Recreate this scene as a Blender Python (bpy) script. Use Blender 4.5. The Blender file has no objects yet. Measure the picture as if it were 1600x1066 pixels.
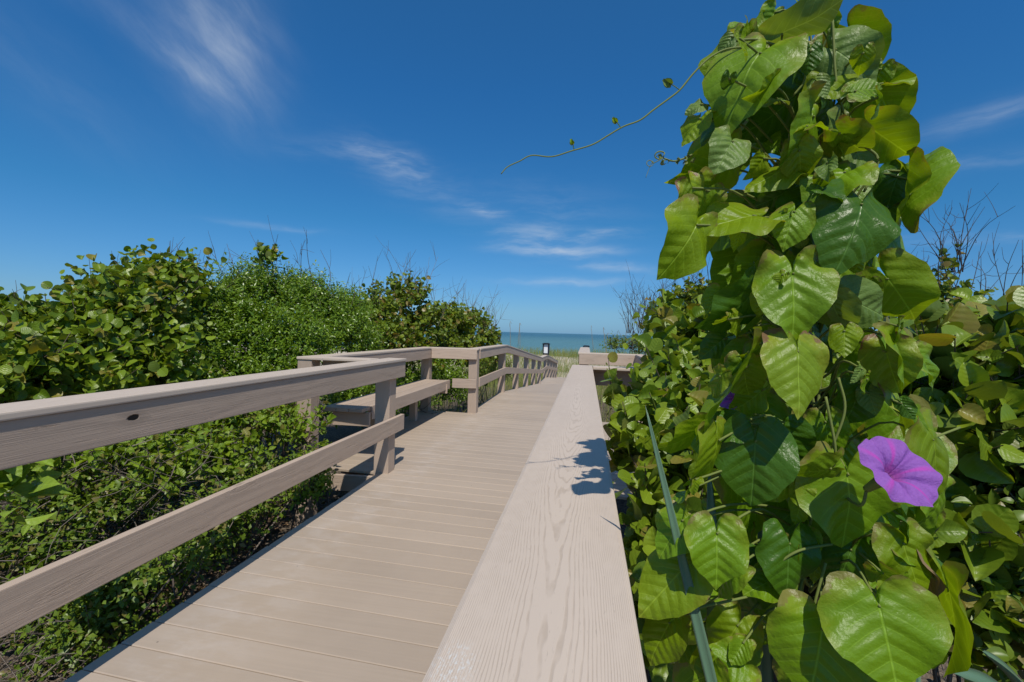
import bpy, bmesh, math, random
import numpy as np
from mathutils import Vector, Matrix, noise as mnoise

SC = bpy.context.scene
COL = SC.collection
RNG = np.random.default_rng(7)
random.seed(7)

# ---------------------------------------------------------------- camera
FPX, EYE = 711.0, 1.31
yaw, roll, pitch = math.radians(9.3), math.radians(1.6), -math.atan(14 / 711)
FW = np.array([-math.sin(yaw) * math.cos(pitch), math.cos(yaw) * math.cos(pitch), math.sin(pitch)])
R0 = np.array([math.cos(yaw), math.sin(yaw), 0.0])
U0 = np.cross(R0, FW)
RT = R0 * math.cos(roll) + U0 * math.sin(roll)
UP = U0 * math.cos(roll) - R0 * math.sin(roll)
CP = np.array([0.0, 0.0, EYE])


def at(px, py, d):
    """a place seen in the photograph at (px, py), d metres deep"""
    return CP + d * (FW + RT * ((px - 800) / FPX) - UP * ((py - 533) / FPX))


cam = bpy.data.cameras.new('camera')
cam.sensor_width = 36.0
cam.lens = 36.0 * FPX / 1600.0
cam.clip_start = 0.02
cam.clip_end = 60000
co = bpy.data.objects.new('camera', cam)
COL.objects.link(co)
M = Matrix.Identity(4)
for i in range(3):
    M[i][0], M[i][1], M[i][2], M[i][3] = RT[i], UP[i], -FW[i], CP[i]
co.matrix_world = M
SC.camera = co

# ---------------------------------------------------------------- object helpers


def tag(o, label=None, cat=None, group=None, kind=None):
    if label: o['label'] = label
    if cat: o['category'] = cat
    if group: o['group'] = group
    if kind: o['kind'] = kind
    return o


def empty(name, loc, label, cat, group=None):
    o = bpy.data.objects.new(name, None)
    o.empty_display_size = .1
    COL.objects.link(o)
    o.location = Vector([float(v) for v in loc])
    return tag(o, label, cat, group)


def link(name, me, mat, parent=None, matrix=None):
    if mat and not me.materials:
        me.materials.append(mat)
    o = bpy.data.objects.new(name, me)
    COL.objects.link(o)
    mw = matrix if matrix is not None else Matrix.Identity(4)
    if parent is not None:
        o.parent = parent
        pl = parent.location.copy()
        pp = parent.parent
        while pp is not None:
            pl += pp.location
            pp = pp.parent
        mw = Matrix.Translation(-pl) @ mw
    o.matrix_basis = mw
    return o


def mesh_np(name, V, F, uv=None, smooth=True):
    """V (n,3); F list of arrays of equal-length faces"""
    me = bpy.data.meshes.new(name)
    V = np.asarray(V, dtype=np.float32)
    if isinstance(F, np.ndarray): F = [F]
    F = [np.asarray(f, dtype=np.int32) for f in F if len(f)]
    loops = np.concatenate([f.ravel() for f in F])
    tot = np.concatenate([np.full(len(f), f.shape[1], dtype=np.int32) for f in F])
    start = np.concatenate([[0], np.cumsum(tot)[:-1]]).astype(np.int32)
    me.vertices.add(len(V)); me.vertices.foreach_set('co', V.ravel())
    me.loops.add(len(loops)); me.loops.foreach_set('vertex_index', loops)
    me.polygons.add(len(tot))
    me.polygons.foreach_set('loop_start', start)
    me.polygons.foreach_set('loop_total', tot)
    if uv is not None:
        l = me.uv_layers.new(name='UVMap')
        l.data.foreach_set('uv', np.asarray(uv, dtype=np.float32)[loops].ravel())
    me.update(calc_edges=True)
    me.validate()
    me.polygons.foreach_set('use_smooth', np.full(len(me.polygons), bool(smooth), dtype=bool))
    return me


class MB:
    """collects numpy geometry into one mesh"""
    def __init__(s): s.V, s.F, s.U, s.n = [], {}, [], 0

    def add(s, V, F, uv=None):
        V = np.asarray(V, dtype=float)
        s.V.append(V)
        s.U.append(np.zeros((len(V), 2)) if uv is None else np.asarray(uv))
        for f in ([F] if isinstance(F, np.ndarray) else F):
            f = np.asarray(f)
            s.F.setdefault(f.shape[1], []).append(f + s.n)
        s.n += len(V)

    def mesh(s, name, smooth=True):
        return mesh_np(name, np.concatenate(s.V), [np.concatenate(v) for v in s.F.values()], np.concatenate(s.U), smooth)

    def build(s, name, mat, parent=None, smooth=True, matrix=None):
        o = link(name, s.mesh(name, smooth), mat, parent, matrix)
        return o


def nrm(v):
    v = np.asarray(v, dtype=float)
    return v / (np.linalg.norm(v, axis=-1, keepdims=True) + 1e-12)


def tube(mb, pts, r0, r1=None, sides=5, cap=True):
    pts = np.asarray(pts, dtype=float)
    n = len(pts)
    r1 = r0 if r1 is None else r1
    rad = np.linspace(r0, r1, n)
    t = nrm(np.gradient(pts, axis=0))
    ref = np.array([0, 0, 1.0]) if abs(t[0][2]) < .9 else np.array([1.0, 0, 0])
    a = nrm(np.cross(t, ref)); b = np.cross(t, a)
    ang = np.arange(sides) * 2 * math.pi / sides
    V = (pts[:, None, :] + rad[:, None, None] * (np.cos(ang)[None, :, None] * a[:, None, :] + np.sin(ang)[None, :, None] * b[:, None, :])).reshape(-1, 3)
    i = np.arange(n - 1)[:, None] * sides; j = np.arange(sides)[None, :]; k = (np.arange(sides) + 1)[None, :] % sides
    F = np.stack([i + j, i + k, i + sides + k, i + sides + j], -1).reshape(-1, 4)
    uv = np.stack([np.repeat(np.linspace(0, 1, n), sides), np.tile(np.arange(sides) / sides, n)], -1)
    fs = [F]
    if cap:
        fs += [np.arange(sides)[None, ::-1], (np.arange(sides) + (n - 1) * sides)[None, :]]
    mb.add(V, fs, uv)


def smooth_path(pts, n=24):
    pts = np.asarray(pts, dtype=float)
    P = np.vstack([2 * pts[0] - pts[1], pts, 2 * pts[-1] - pts[-2]])
    out = []
    m = len(pts) - 1
    for q in np.linspace(0, m - 1e-6, n):
        k = int(q); t = q - k
        p0, p1, p2, p3 = P[k], P[k + 1], P[k + 2], P[k + 3]
        out.append(.5 * (2 * p1 + (p2 - p0) * t + (2 * p0 - 5 * p1 + 4 * p2 - p3) * t * t + (3 * p1 - p0 - 3 * p2 + p3) * t ** 3))
    return np.array(out)


# ---------------------------------------------------------------- node helpers


class NT:
    def __init__(s, tree): s.t = tree; s.N = tree.nodes; s.L = tree.links

    def n(s, typ, **kw):
        nd = s.N.new(typ)
        for k, v in kw.items(): setattr(nd, k, v)
        return nd

    def put(s, sock, v):
        if v is None: return
        if hasattr(v, 'is_output') or isinstance(v, bpy.types.NodeSocket): s.L.new(v, sock)
        else:
            if hasattr(sock.default_value, '__len__') and not hasattr(v, '__len__'): v = [v] * len(sock.default_value)
            if hasattr(v, '__len__') and len(sock.default_value) == 4 and len(v) == 3: v = (*v, 1)
            sock.default_value = v

    def m(s, op, a, b=None, c=None, clamp=False):
        nd = s.n('ShaderNodeMath', operation=op, use_clamp=clamp)
        s.put(nd.inputs[0], a); s.put(nd.inputs[1], b)
        if c is not None: s.put(nd.inputs[2], c)
        return nd.outputs[0]

    def vm(s, op, a, b=None):
        nd = s.n('ShaderNodeVectorMath', operation=op)
        s.put(nd.inputs[0], a); s.put(nd.inputs[1], b)
        return nd.outputs['Value'] if op in ('DOT_PRODUCT', 'LENGTH') else nd.outputs[0]

    def mix(s, f, a, b, blend='MIX'):
        nd = s.n('ShaderNodeMix', data_type='RGBA', blend_type=blend)
        s.put(nd.inputs[0], f); s.put(nd.inputs[6], a); s.put(nd.inputs[7], b)
        return nd.outputs[2]

    def noise(s, vec, scale, detail=3, rough=.55, dist=0.0, out='Fac', w=None):
        nd = s.n('ShaderNodeTexNoise')
        if w is not None:
            nd.noise_dimensions = '4D'; s.put(nd.inputs['W'], w)
        s.put(nd.inputs['Vector'], vec); s.put(nd.inputs['Scale'], scale)
        nd.inputs['Detail'].default_value = detail; nd.inputs['Roughness'].default_value = rough
        nd.inputs['Distortion'].default_value = dist
        return nd.outputs[out]

    def ramp(s, f, stops):
        nd = s.n('ShaderNodeMapRange'); nd.interpolation_type = 'SMOOTHSTEP'
        s.put(nd.inputs[0], f)
        for i, v in enumerate(stops): nd.inputs[i + 1].default_value = v
        return nd.outputs[0]

    def scale(s, vec, sc):
        nd = s.n('ShaderNodeMapping'); s.put(nd.inputs[0], vec); nd.inputs[3].default_value = sc
        return nd.outputs[0]

    def bump(s, h, strength=.3, dist=.01, normal=None):
        nd = s.n('ShaderNodeBump'); s.put(nd.inputs['Height'], h)
        nd.inputs['Strength'].default_value = strength; nd.inputs['Distance'].default_value = dist
        if normal is not None: s.put(nd.inputs['Normal'], normal)
        return nd.outputs[0]

    def sep(s, v):
        nd = s.n('ShaderNodeSeparateXYZ'); s.put(nd.inputs[0], v); return nd.outputs


def new_mat(name):
    m = bpy.data.materials.new(name); m.use_nodes = True
    nt = NT(m.node_tree)
    p = nt.N['Principled BSDF']
    return m, nt, p


def wood_mat(name, col, bumpk=1.0, rough=.62, spec=.3, hole=None):
    """weathered stained timber, grain along the local X of each board"""
    m, nt, p = new_mat(name)
    tc = nt.n('ShaderNodeTexCoord').outputs['Object']
    oi = nt.n('ShaderNodeObjectInfo').outputs['Random']
    off = nt.m('MULTIPLY', oi, 37.0)
    wob = nt.noise(nt.scale(tc, (1.4, 5, 5)), 1.0, 2, w=off)
    st = nt.scale(tc, (1.0, 18, 18))
    g1 = nt.noise(st, 3.2, 5, .65, 1.1, w=off)
    g2 = nt.noise(nt.scale(tc, (.7, 70, 70)), 5.0, 3, .6, .4, w=off)
    # knots
    vo = nt.n('ShaderNodeTexVoronoi'); vo.voronoi_dimensions = '4D'
    nt.put(vo.inputs['Vector'], nt.scale(tc, (1.9, 6.0, 6.0))); nt.put(vo.inputs['W'], off); vo.inputs['Scale'].default_value = 1.0
    kn = vo.outputs['Distance']
    kd = nt.m('SUBTRACT', 1.0, nt.ramp(kn, (.05, .13, 0, 1)))
    rings = nt.m('SINE', nt.m('MULTIPLY', nt.m('ADD', kn, nt.m('MULTIPLY', g1, .35)), 60.0))
    ringw = nt.m('SUBTRACT', 1.0, nt.ramp(kn, (.08, .36, 0, 1)))
    lines = nt.m('SINE', nt.m('MULTIPLY', nt.m('ADD', nt.m('MULTIPLY', nt.sep(tc)[1], 16.0), nt.m('ADD', nt.m('MULTIPLY', nt.sep(tc)[2], 16.0), nt.m('MULTIPLY', wob, 5.0))), 6.0))
    cracks = nt.ramp(g1, (.30, .40, 1, 0))
    h = nt.m('ADD', nt.m('MULTIPLY', g2, .5), nt.m('MULTIPLY', lines, .10))
    h = nt.m('ADD', h, nt.m('MULTIPLY', nt.m('MULTIPLY', rings, ringw), .22))
    h = nt.m('SUBTRACT', h, nt.m('MULTIPLY', cracks, .55))
    h = nt.m('SUBTRACT', h, nt.m('MULTIPLY', kd, .35))
    patch = nt.noise(nt.scale(tc, (1.5, 4, 4)), 1.5, 4, .6, w=off)
    c = nt.mix(patch, [v * .86 for v in col], [min(1, v * 1.12) for v in col])
    c = nt.mix(nt.m('MULTIPLY', g2, .35), c, [v * .62 for v in col])
    c = nt.mix(nt.m('MULTIPLY', cracks, .55), c, [v * .4 for v in col])
    c = nt.mix(nt.m('MULTIPLY', kd, .75), c, [v * .3 for v in col])
    c = nt.mix(nt.m('MULTIPLY', nt.m('MULTIPLY', nt.m('ADD', rings, 1.0), ringw), .14), c, [v * .45 for v in col])
    tone = nt.m('ADD', .92, nt.m('MULTIPLY', oi, .16))
    c = nt.vm('MULTIPLY', c, nt.vm('ADD', tone, (0, 0, 0)))
    if hole:  # an open knot hole with a raised rim
        dv = nt.n('ShaderNodeVectorMath', operation='DISTANCE'); nt.put(dv.inputs[0], nt.vm('ADD', nt.scale(tc, (.62, .0, 1.25)), nt.vm('MULTIPLY', nt.vm('SUBTRACT', nt.noise(tc, 40.0, 2, out='Color'), (.5, .5, .5)), (.012, 0, .012))))
        dv.inputs[1].default_value = (hole[0] * .62, 0, hole[1] * 1.25)
        hv = nt.ramp(dv.outputs['Value'], (.012, .016, 1, 0))
        c = nt.mix(nt.ramp(dv.outputs['Value'], (.016, .05, .35, 0)), c, [v * .5 for v in col])
        c = nt.mix(hv, c, (.006, .005, .004))
        h = nt.m('SUBTRACT', h, nt.m('MULTIPLY', hv, 6.0))
    nt.put(p.inputs['Base Color'], c)
    p.inputs['Roughness'].default_value = rough
    p.inputs['Specular IOR Level'].default_value = spec
    nt.put(p.inputs['Normal'], nt.bump(h, .55 * bumpk, .006))
    return m


def cap_mat(name, col, scuff=None):
    """embossed composite board: cathedral grain lines along local X"""
    m, nt, p = new_mat(name)
    tc = nt.n('ShaderNodeTexCoord').outputs['Object']
    xs = nt.sep(tc)
    oi = nt.n('ShaderNodeObjectInfo').outputs['Random']
    off = nt.m('MULTIPLY', oi, 19.0)
    L, W = xs[0], xs[1]
    drift = nt.m('MULTIPLY', nt.m('SUBTRACT', nt.noise(nt.scale(tc, (1.2, 0, 0)), 1.0, 1, w=off), .5), .05)
    w = nt.m('ADD', W, drift)
    w2 = nt.m('MULTIPLY', nt.m('MULTIPLY', w, w), 3300.0)
    g = nt.m('MULTIPLY', nt.m('SINE', nt.m('ADD', nt.m('MULTIPLY', L, 1.75), nt.m('ADD', off, CAP_PH))), 7.0)
    wob = nt.m('MULTIPLY', nt.noise(nt.scale(tc, (5, 30, 1)), 1.0, 3, .5, w=off), 4.2)
    t = nt.m('ADD', nt.m('ADD', w2, g), wob)
    s = nt.m('SINE', nt.m('MULTIPLY', t, 6.2832))
    fine = nt.noise(nt.scale(tc, (9, 260, 1)), 1.0, 3, .6, w=off)
    brk = nt.ramp(nt.noise(nt.scale(tc, (28, 60, 1)), 1.0, 2, w=off), (.36, .60, 0, 1))
    line = nt.m('MULTIPLY', nt.ramp(s, (.35, 1.0, 0, 1)), nt.m('ADD', .35, nt.m('MULTIPLY', brk, .65)))
    top = nt.ramp(nt.m('ABSOLUTE', nt.sep(nt.n('ShaderNodeTexCoord').outputs['Normal'])[2]), (.5, .8, 0, 1))
    line = nt.m('MULTIPLY', line, top)
    pores = nt.ramp(nt.noise(nt.scale(tc, (60, 420, 1)), 1.0, 2, .6, w=off), (.60, .72, 0, 1))
    fleck = nt.m('MULTIPLY', pores, nt.ramp(fine, (.45, .6, 0, 1)))
    big = nt.noise(nt.scale(tc, (2.2, 9, 1)), 1.0, 4, .6, w=off)
    c = nt.mix(big, [v * .9 for v in col], [v * 1.07 for v in col])
    c = nt.mix(nt.m('MULTIPLY', line, .36), c, (col[0] * .55, col[1] * .50, col[2] * .43))
    c = nt.mix(nt.m('MULTIPLY', fleck, .4), c, [v * .5 for v in col])
    spots = nt.n('ShaderNodeTexVoronoi'); nt.put(spots.inputs['Vector'], nt.scale(tc, (7, 7, 1))); spots.inputs['Scale'].default_value = 1.6
    c = nt.mix(nt.m('MULTIPLY', nt.ramp(spots.outputs['Distance'], (.02, .035, 1, 0)), .75), c, (.09, .08, .07))
    if scuff:  # chalky scuffed patch
        d = nt.n('ShaderNodeVectorMath', operation='DISTANCE'); nt.put(d.inputs[0], nt.scale(tc, (1, 1.6, 1))); d.inputs[1].default_value = scuff
        sc = nt.m('MULTIPLY', nt.ramp(d.outputs['Value'], (.012, .042, 1, 0)), nt.ramp(nt.noise(nt.scale(tc, (160, 420, 1)), 1.0, 4, .7), (.48, .62, 0, 1)))
        c = nt.mix(nt.m('MULTIPLY', sc, .55), c, (.62, .66, .66))
    nt.put(p.inputs['Base Color'], c)
    p.inputs['Roughness'].default_value = .6
    p.inputs['Specular IOR Level'].default_value = .3
    h = nt.m('SUBTRACT', nt.m('MULTIPLY', fine, .25), nt.m('ADD', nt.m('MULTIPLY', line, .8), nt.m('MULTIPLY', fleck, .3)))
    nt.put(p.inputs['Normal'], nt.bump(h, .35, .0012))
    return m


def deck_mat(name, col):
    m, nt, p = new_mat(name)
    tc = nt.n('ShaderNodeTexCoord').outputs['Object']
    rpi = nt.n('ShaderNodeNewGeometry').outputs['Random Per Island']
    st = nt.noise(nt.scale(tc, (1.3, 60, 1)), 1.0, 4, .6, .3)
    big = nt.noise(nt.scale(tc, (1.6, 1.0, 1)), 1.0, 4, .6)
    c = nt.mix(rpi, [v * .92 for v in col], [v * 1.08 for v in col])
    c = nt.mix(nt.m('MULTIPLY', nt.ramp(st, (.35, .7, 0, 1)), .22), c, [v * .74 for v in col])
    c = nt.mix(nt.m('MULTIPLY', nt.ramp(big, (.35, .7, 0, 1)), .30), c, [v * 1.16 for v in col])
    # worn boards' whitish sheen, painted as pale blotches along the outer edge
    X = nt.sep(tc)[0]
    worn_sheen = nt.m('MULTIPLY', nt.ramp(X, (-1.80, -1.62, 0, 1)), nt.ramp(X, (-1.55, -1.1, 1, 0)))
    wn = nt.ramp(nt.noise(nt.scale(tc, (5, 9, 1)), 1.0, 4, .65), (.40, .70, 0, 1))
    c = nt.mix(nt.m('MULTIPLY', nt.m('MULTIPLY', worn_sheen, wn), .2), c, (.60, .56, .54))
    # sand specks and dark spots
    sp = nt.n('ShaderNodeTexVoronoi'); nt.put(sp.inputs['Vector'], tc); sp.inputs['Scale'].default_value = 5.5
    c = nt.mix(nt.m('MULTIPLY', nt.ramp(sp.outputs['Distance'], (.014, .03, 1, 0)), .7), c, (.07, .06, .05))
    nt.put(p.inputs['Base Color'], c)
    nt.put(p.inputs['Roughness'], nt.m('ADD', .5, nt.m('MULTIPLY', big, .15)))
    p.inputs['Specular IOR Level'].default_value = .35
    gr = nt.noise(nt.scale(tc, (2, 120, 1)), 1.0, 3, .6)
    nt.put(p.inputs['Normal'], nt.bump(gr, .22, .002))
    return m


def leaf_mat(name, dark, light, back=None, trans=.35, rough=.42, veins=0.0, brown=.0, spec=.45, old=None, oldf=0.0, bumpk=.36):
    """two-sided leaf; colour varies leaf by leaf; UV carries leaf shape coordinates"""
    m, nt, p = new_mat(name)
    geo = nt.n('ShaderNodeNewGeometry')
    rpi = geo.outputs['Random Per Island']
    uvn = nt.n('ShaderNodeTexCoord').outputs['UV']
    obj = nt.n('ShaderNodeTexCoord').outputs['Object']
    c = nt.mix(rpi, dark, light)
    r2 = nt.m('FRACT', nt.m('MULTIPLY', rpi, 17.31))
    if old is not None:
        c = nt.mix(nt.m('GREATER_THAN', r2, 1 - oldf), c, old)
    mott = nt.noise(obj, 22.0, 3, .6)
    c = nt.mix(nt.m('MULTIPLY', nt.ramp(mott, (.35, .7, 0, 1)), .3), c, [v * .7 for v in light])
    h = None
    if veins:
        sx = nt.sep(uvn)
        ax = nt.m('ABSOLUTE', sx[0])
        mid = nt.ramp(ax, (.004, .022, 1, 0))
        ph = nt.m('MULTIPLY', nt.m('SUBTRACT', sx[1], nt.m('ADD', nt.m('MULTIPLY', ax, .50), nt.m('MULTIPLY', nt.m('MULTIPLY', ax, ax), .35))), 5.2)
        fr = nt.m('ABSOLUTE', nt.m('SUBTRACT', nt.m('FRACT', nt.m('ADD', ph, .35)), .5))
        side = nt.m('MULTIPLY', nt.ramp(fr, (.012, .055, 1, 0)), nt.ramp(ax, (.30, .55, 1, 0)))
        v = nt.m('MAXIMUM', mid, nt.m('MULTIPLY', side, .65))
        c = nt.mix(nt.m('MULTIPLY', v, veins), c, [min(1, q * 1.55 + .03) for q in light])
        fineN = nt.noise(nt.vm('ADD', uvn, nt.vm('ADD', nt.m('MULTIPLY', rpi, 9.0), (0, 0, 0))), 26.0, 3, .6)
        pil = nt.ramp(fr, (0, .5, 0, 1))
        h = nt.m('ADD', nt.m('MULTIPLY', nt.m('MULTIPLY', pil, nt.ramp(ax, (.08, .40, 1, .3))), .75), nt.m('ADD', nt.m('MULTIPLY', fineN, .38), nt.m('MULTIPLY', nt.noise(nt.vm('ADD', uvn, nt.vm('ADD', nt.m('MULTIPLY', rpi, 5.0), (0, 0, 0))), 7.0, 2), .9)))
        h = nt.m('SUBTRACT', h, nt.m('MULTIPLY', mid, .6))
    if brown:
        rr = nt.vm('LENGTH', nt.vm('SUBTRACT', uvn, (0, .36, 0)))
        nz = nt.noise(nt.vm('ADD', uvn, nt.vm('ADD', nt.m('MULTIPLY', rpi, 31.0), (0, 0, 0))), 5.0, 4, .6)
        ed = nt.m('ADD', rr, nt.m('MULTIPLY', nt.m('SUBTRACT', nz, .5), .55))
        c = nt.mix(nt.m('MULTIPLY', nt.ramp(ed, (.50, .70, 0, 1)), brown * .8), c, (.26, .30, .025))
        ed2 = nt.m('ADD', ed, nt.m('MULTIPLY', nt.m('SUBTRACT', r2, .5), .12))
        c = nt.mix(nt.m('MULTIPLY', nt.ramp(ed2, (.68, .74, 0, 1)), brown), c, (.20, .12, .06))
    if back is not None:
        c = nt.mix(nt.m('MULTIPLY', geo.outputs['Backfacing'], .7), c, back)
    nt.put(p.inputs['Base Color'], c)
    p.inputs['Roughness'].default_value = rough
    p.inputs['Specular IOR Level'].default_value = spec
    nrmv = None
    if h is not None:
        nrmv = nt.bump(h, bumpk, .005)
        nt.put(p.inputs['Normal'], nrmv)
    tr = nt.n('ShaderNodeBsdfTranslucent')
    nt.put(tr.inputs[0], nt.mix(1.0, c, (1.5, 1.35, .35), 'MULTIPLY'))
    mx = nt.n('ShaderNodeMixShader'); mx.inputs[0].default_value = trans
    nt.L.new(p.outputs[0], mx.inputs[1]); nt.L.new(tr.outputs[0], mx.inputs[2])
    nt.L.new(mx.outputs[0], nt.N['Material Output'].inputs[0])
    return m


def plain_mat(name, col, rough=.6, spec=.3, var=.25, sc=12.0, bump=0.0, stretch=(1, 1, 1)):
    m, nt, p = new_mat(name)
    tc = nt.n('ShaderNodeTexCoord').outputs['Object']
    f = nt.noise(nt.scale(tc, stretch), sc, 4, .6)
    c = nt.mix(f, [v * (1 - var) for v in col], [v * (1 + var) for v in col])
    nt.put(p.inputs['Base Color'], c)
    p.inputs['Roughness'].default_value = rough
    p.inputs['Specular IOR Level'].default_value = spec
    if bump: nt.put(p.inputs['Normal'], nt.bump(f, bump, .01))
    return m


def twig_mat(name, a, b):
    m, nt, p = new_mat(name)
    r = nt.n('ShaderNodeNewGeometry').outputs['Random Per Island']
    tc = nt.n('ShaderNodeTexCoord').outputs['Object']
    c = nt.mix(r, a, b)
    c = nt.mix(nt.m('MULTIPLY', nt.noise(tc, 40.0, 3), .5), c, [v * .6 for v in a])
    nt.put(p.inputs['Base Color'], c); p.inputs['Roughness'].default_value = .8
    return m


SUN_E = 4.1
SKY_S = .12
SKY_AIR, SKY_DUST, SKY_OZ = 1.0, .3, 3.0
SKY_G = 1.0
SKY_RAMP = [(0, (.235, .475, .92)), (.045, (.29, .51, .80)), (.22, (.18, .55, .80)), (.46, (.17, .61, .94)), (.6, (.20, .66, .97)), (.72, (.6, .9, 1.05)), (1, (1.0, 1.05, 1.05))]  # stops near the zenith, out of view, brightened to add ambient fill
CLOUD_C = (5.0, 5.6, 6.3)
CLOUD_K = .45
EXPO = 0.0

CAP_PH = 1.06
HOLE_X = 3.47
# ---------------------------------------------------------------- materials
CAPC = (.545, .45, .365)
DECKC = (.40, .321, .248)
WOODC = (.47, .365, .285)
m_cap_near = cap_mat('composite_cap_foreground', CAPC, (1.86, .068 * 1.6, .019))
m_cap = cap_mat('composite_cap', CAPC)
m_deck = deck_mat('composite_deck', DECKC)
m_wood = wood_mat('stained_timber', WOODC)
m_wood_hole = wood_mat('stained_timber_with_knot_hole', WOODC, hole=(HOLE_X, .012))
m_black = plain_mat('black_metal', (.012, .012, .014), .45, .4, .2)
m_pane = plain_mat('frosted_pane', (.78, .80, .82), .35, .5, .04)

# ---------------------------------------------------------------- boards


def board(name, p0, p1, w, t, mat, parent, up=(0, 0, 1), bev=.004, label=None):
    """a sawn board from p0 to p1 (centre line), w wide across, t thick along up"""
    p0, p1 = Vector(p0), Vector(p1)
    d = p1 - p0; L = d.length
    x = d.normalized(); z = Vector(up); z = (z - x * z.dot(x)).normalized(); y = z.cross(x)
    bm = bmesh.new()
    bmesh.ops.create_cube(bm, size=1.0)
    for v in bm.verts: v.co = Vector(((v.co.x + .5) * L, v.co.y * w, v.co.z * t))
    bmesh.ops.bevel(bm, geom=list(bm.edges), offset=bev, segments=2, affect='EDGES', profile=.6)
    me = bpy.data.meshes.new(name); bm.to_mesh(me); bm.free()
    mw = Matrix(((x.x, y.x, z.x, p0.x), (x.y, y.y, z.y, p0.y), (x.z, y.z, z.z, p0.z), (0, 0, 0, 1)))
    o = link(name, me, mat, parent, mw)
    if label: o['label'] = label
    return o


def post(x, y, z0, z1, parent, s=.14):
    return board('post', (x, y, z0), (x, y, z1), s, s, m_wood, parent, up=(1, 0, 0), bev=.006)


# walkway height along Y
DP = [(-5, 0), (9.7, 0), (17.8, -.68), (20.6, -.70), (28.0, -1.42), (29.5, -1.46)]


def dz(y):
    return float(np.interp(y, [a for a, b in DP], [b for a, b in DP]))


CZ = 1.032      # top of the handrail caps above the deck
CT = .026       # cap thickness
BT = .038       # rail thickness
XL = -1.69      # inner face of the left rails
DL = -1.83      # left edge of the deck
XR0, XR1 = -.122, .058   # edges of the right cap

# ---- deck
mb = MB()
prof = np.array([(-.0702, -.003), (-.0702, -.022), (.0702, -.022), (.0702, -.003), (.067, 0), (-.067, 0)])
pitch_b = .1445
y = -3.0
while y < 28.6:
    xl, xr = DL, .07
    if 3.86 < y < 6.98: xl, xr = -2.62, .86
    sh = -.046
    jl = xl + RNG.uniform(-.004, .004)
    ends = []
    for xx in (jl, xr):
        yy = y + sh * (xx - DL)
        a = []
        for (py_, pz_) in prof:
            a.append((xx, yy + py_, dz(yy + py_) + pz_ + 0.0))
        ends.append(a)
    V = np.array(ends[0] + ends[1])
    n = len(prof)
    F4 = np.array([[i, (i + 1) % n, n + (i + 1) % n, n + i] for i in range(n)])
    mb.add(V, [F4, np.array([list(range(n))[::-1]]), np.array([list(range(n, 2 * n))])])
    y += pitch_b
deck = mb.build('boardwalk_deck', m_deck, None, smooth=False)
tag(deck, 'pinkish tan composite plank walkway running between the railings to the sea', 'boardwalk', kind='structure')
# joists and fascia under the deck edge
board('fascia', (DL + .035, -3, -.10), (DL + .035, 3.74, -.10), .038, .14, m_wood, deck)
board('fascia', (-2.60, 3.78, -.10), (-1.845, 3.84, -.10), .038, .145, m_wood, deck)
board('fascia', (-2.585, 3.90, -.10), (-2.585, 6.95, -.10), .038, .145, m_wood, deck)
board('fascia', (DL + .035, 7.05, -.10), (DL + .035, 9.7, -.10), .038, .14, m_wood, deck)
board('fascia', (DL + .035, 9.74, -.10), (DL + .035, 17.7, -.77), .038, .14, m_wood, deck)
for xx in (-2.2, -1.3, -.7, -.1):
    board('joist', (xx, -2.9 if xx > -2 else 3.9, -.10), (xx, 6.9 if xx < -2 else 9.6, -.10), .038, .15, m_wood, deck)


def rail_run(par, pts, side, name='rail', z_lo=.405, z_hi=.932, h=.145, caps=True, mat=None, lower=True, w=.185, inner=.01, mw_=None):
    """handrail cap + two boards along pts (inner cap edge, x y); side = +1 when the cap lies to the left of travel"""
    for (a, b) in zip(pts[:-1], pts[1:]):
        a2, b2 = np.array(a[:2], float), np.array(b[:2], float)
        t = (b2 - a2) / np.linalg.norm(b2 - a2)
        nrm_ = np.array([-t[1], t[0]]) * side
        za, zb = a[2], b[2]
        c0, c1 = a2 + nrm_ * w / 2, b2 + nrm_ * w / 2
        if caps:
            board('handrail_cap', (*c0, za + CZ - CT / 2), (*c1, zb + CZ - CT / 2), w, CT, mat or m_cap, par, bev=.006)
        q = nrm_ * (inner + .019)
        for zz in ([z_hi, z_lo] if lower else [z_hi]):
            board(name, (*(a2 + q), za + zz), (*(b2 + q), zb + zz), BT, h, (mw_ if mw_ and zz == z_hi else m_wood), par)


# ---- left railing beside the camera
r = empty('wooden_railing', (XL, 0, 0), 'taupe timber railing at the left edge, running from the camera to the bench', 'railing', 'boardwalk railings')
rail_run(r, [(XL + .01, -2.0, 0), (XL + .01, 4.10, 0)], 1, z_lo=.43, z_hi=CZ - CT - .0735, mw_=m_wood_hole)
for yy in (-1.6, .55, 3.92):
    post(XL - .04 - .07, yy, -1.0, CZ - CT - .001, r)

# ---- left alcove railing round the bench
r = empty('wooden_railing', (-2.5, 5.5, 0), 'taupe railing wrapped around three sides of the bench alcove', 'railing', 'boardwalk railings')
CXB = -2.42
board('handrail_cap', (-2.61, 3.87, CZ - CT / 2), (-1.89, 3.87, CZ - CT / 2), .18, CT, m_cap, r, bev=.006)
board('rail', (-2.46, 3.975, CZ - CT - .0735), (-1.89, 3.975, CZ - CT - .0735), BT, .145, m_wood, r)
board('handrail_cap', (-2.515, 3.965, CZ - CT / 2), (-2.515, 6.90, CZ - CT / 2), .19, CT, m_cap, r, bev=.006)
board('rail', (-2.445, 4.0, CZ - CT - .0735), (-2.445, 6.95, CZ - CT - .0735), BT, .145, m_wood, r)
board('handrail_cap', (-2.61, 7.0, CZ - CT / 2), (-1.69, 7.1, CZ - CT / 2), .19, CT, m_cap, r, bev=.006)
board('rail', (-2.42, 6.93, CZ - CT - .0735), (-1.70, 7.0, CZ - CT - .0735), BT, .145, m_wood, r)
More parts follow.
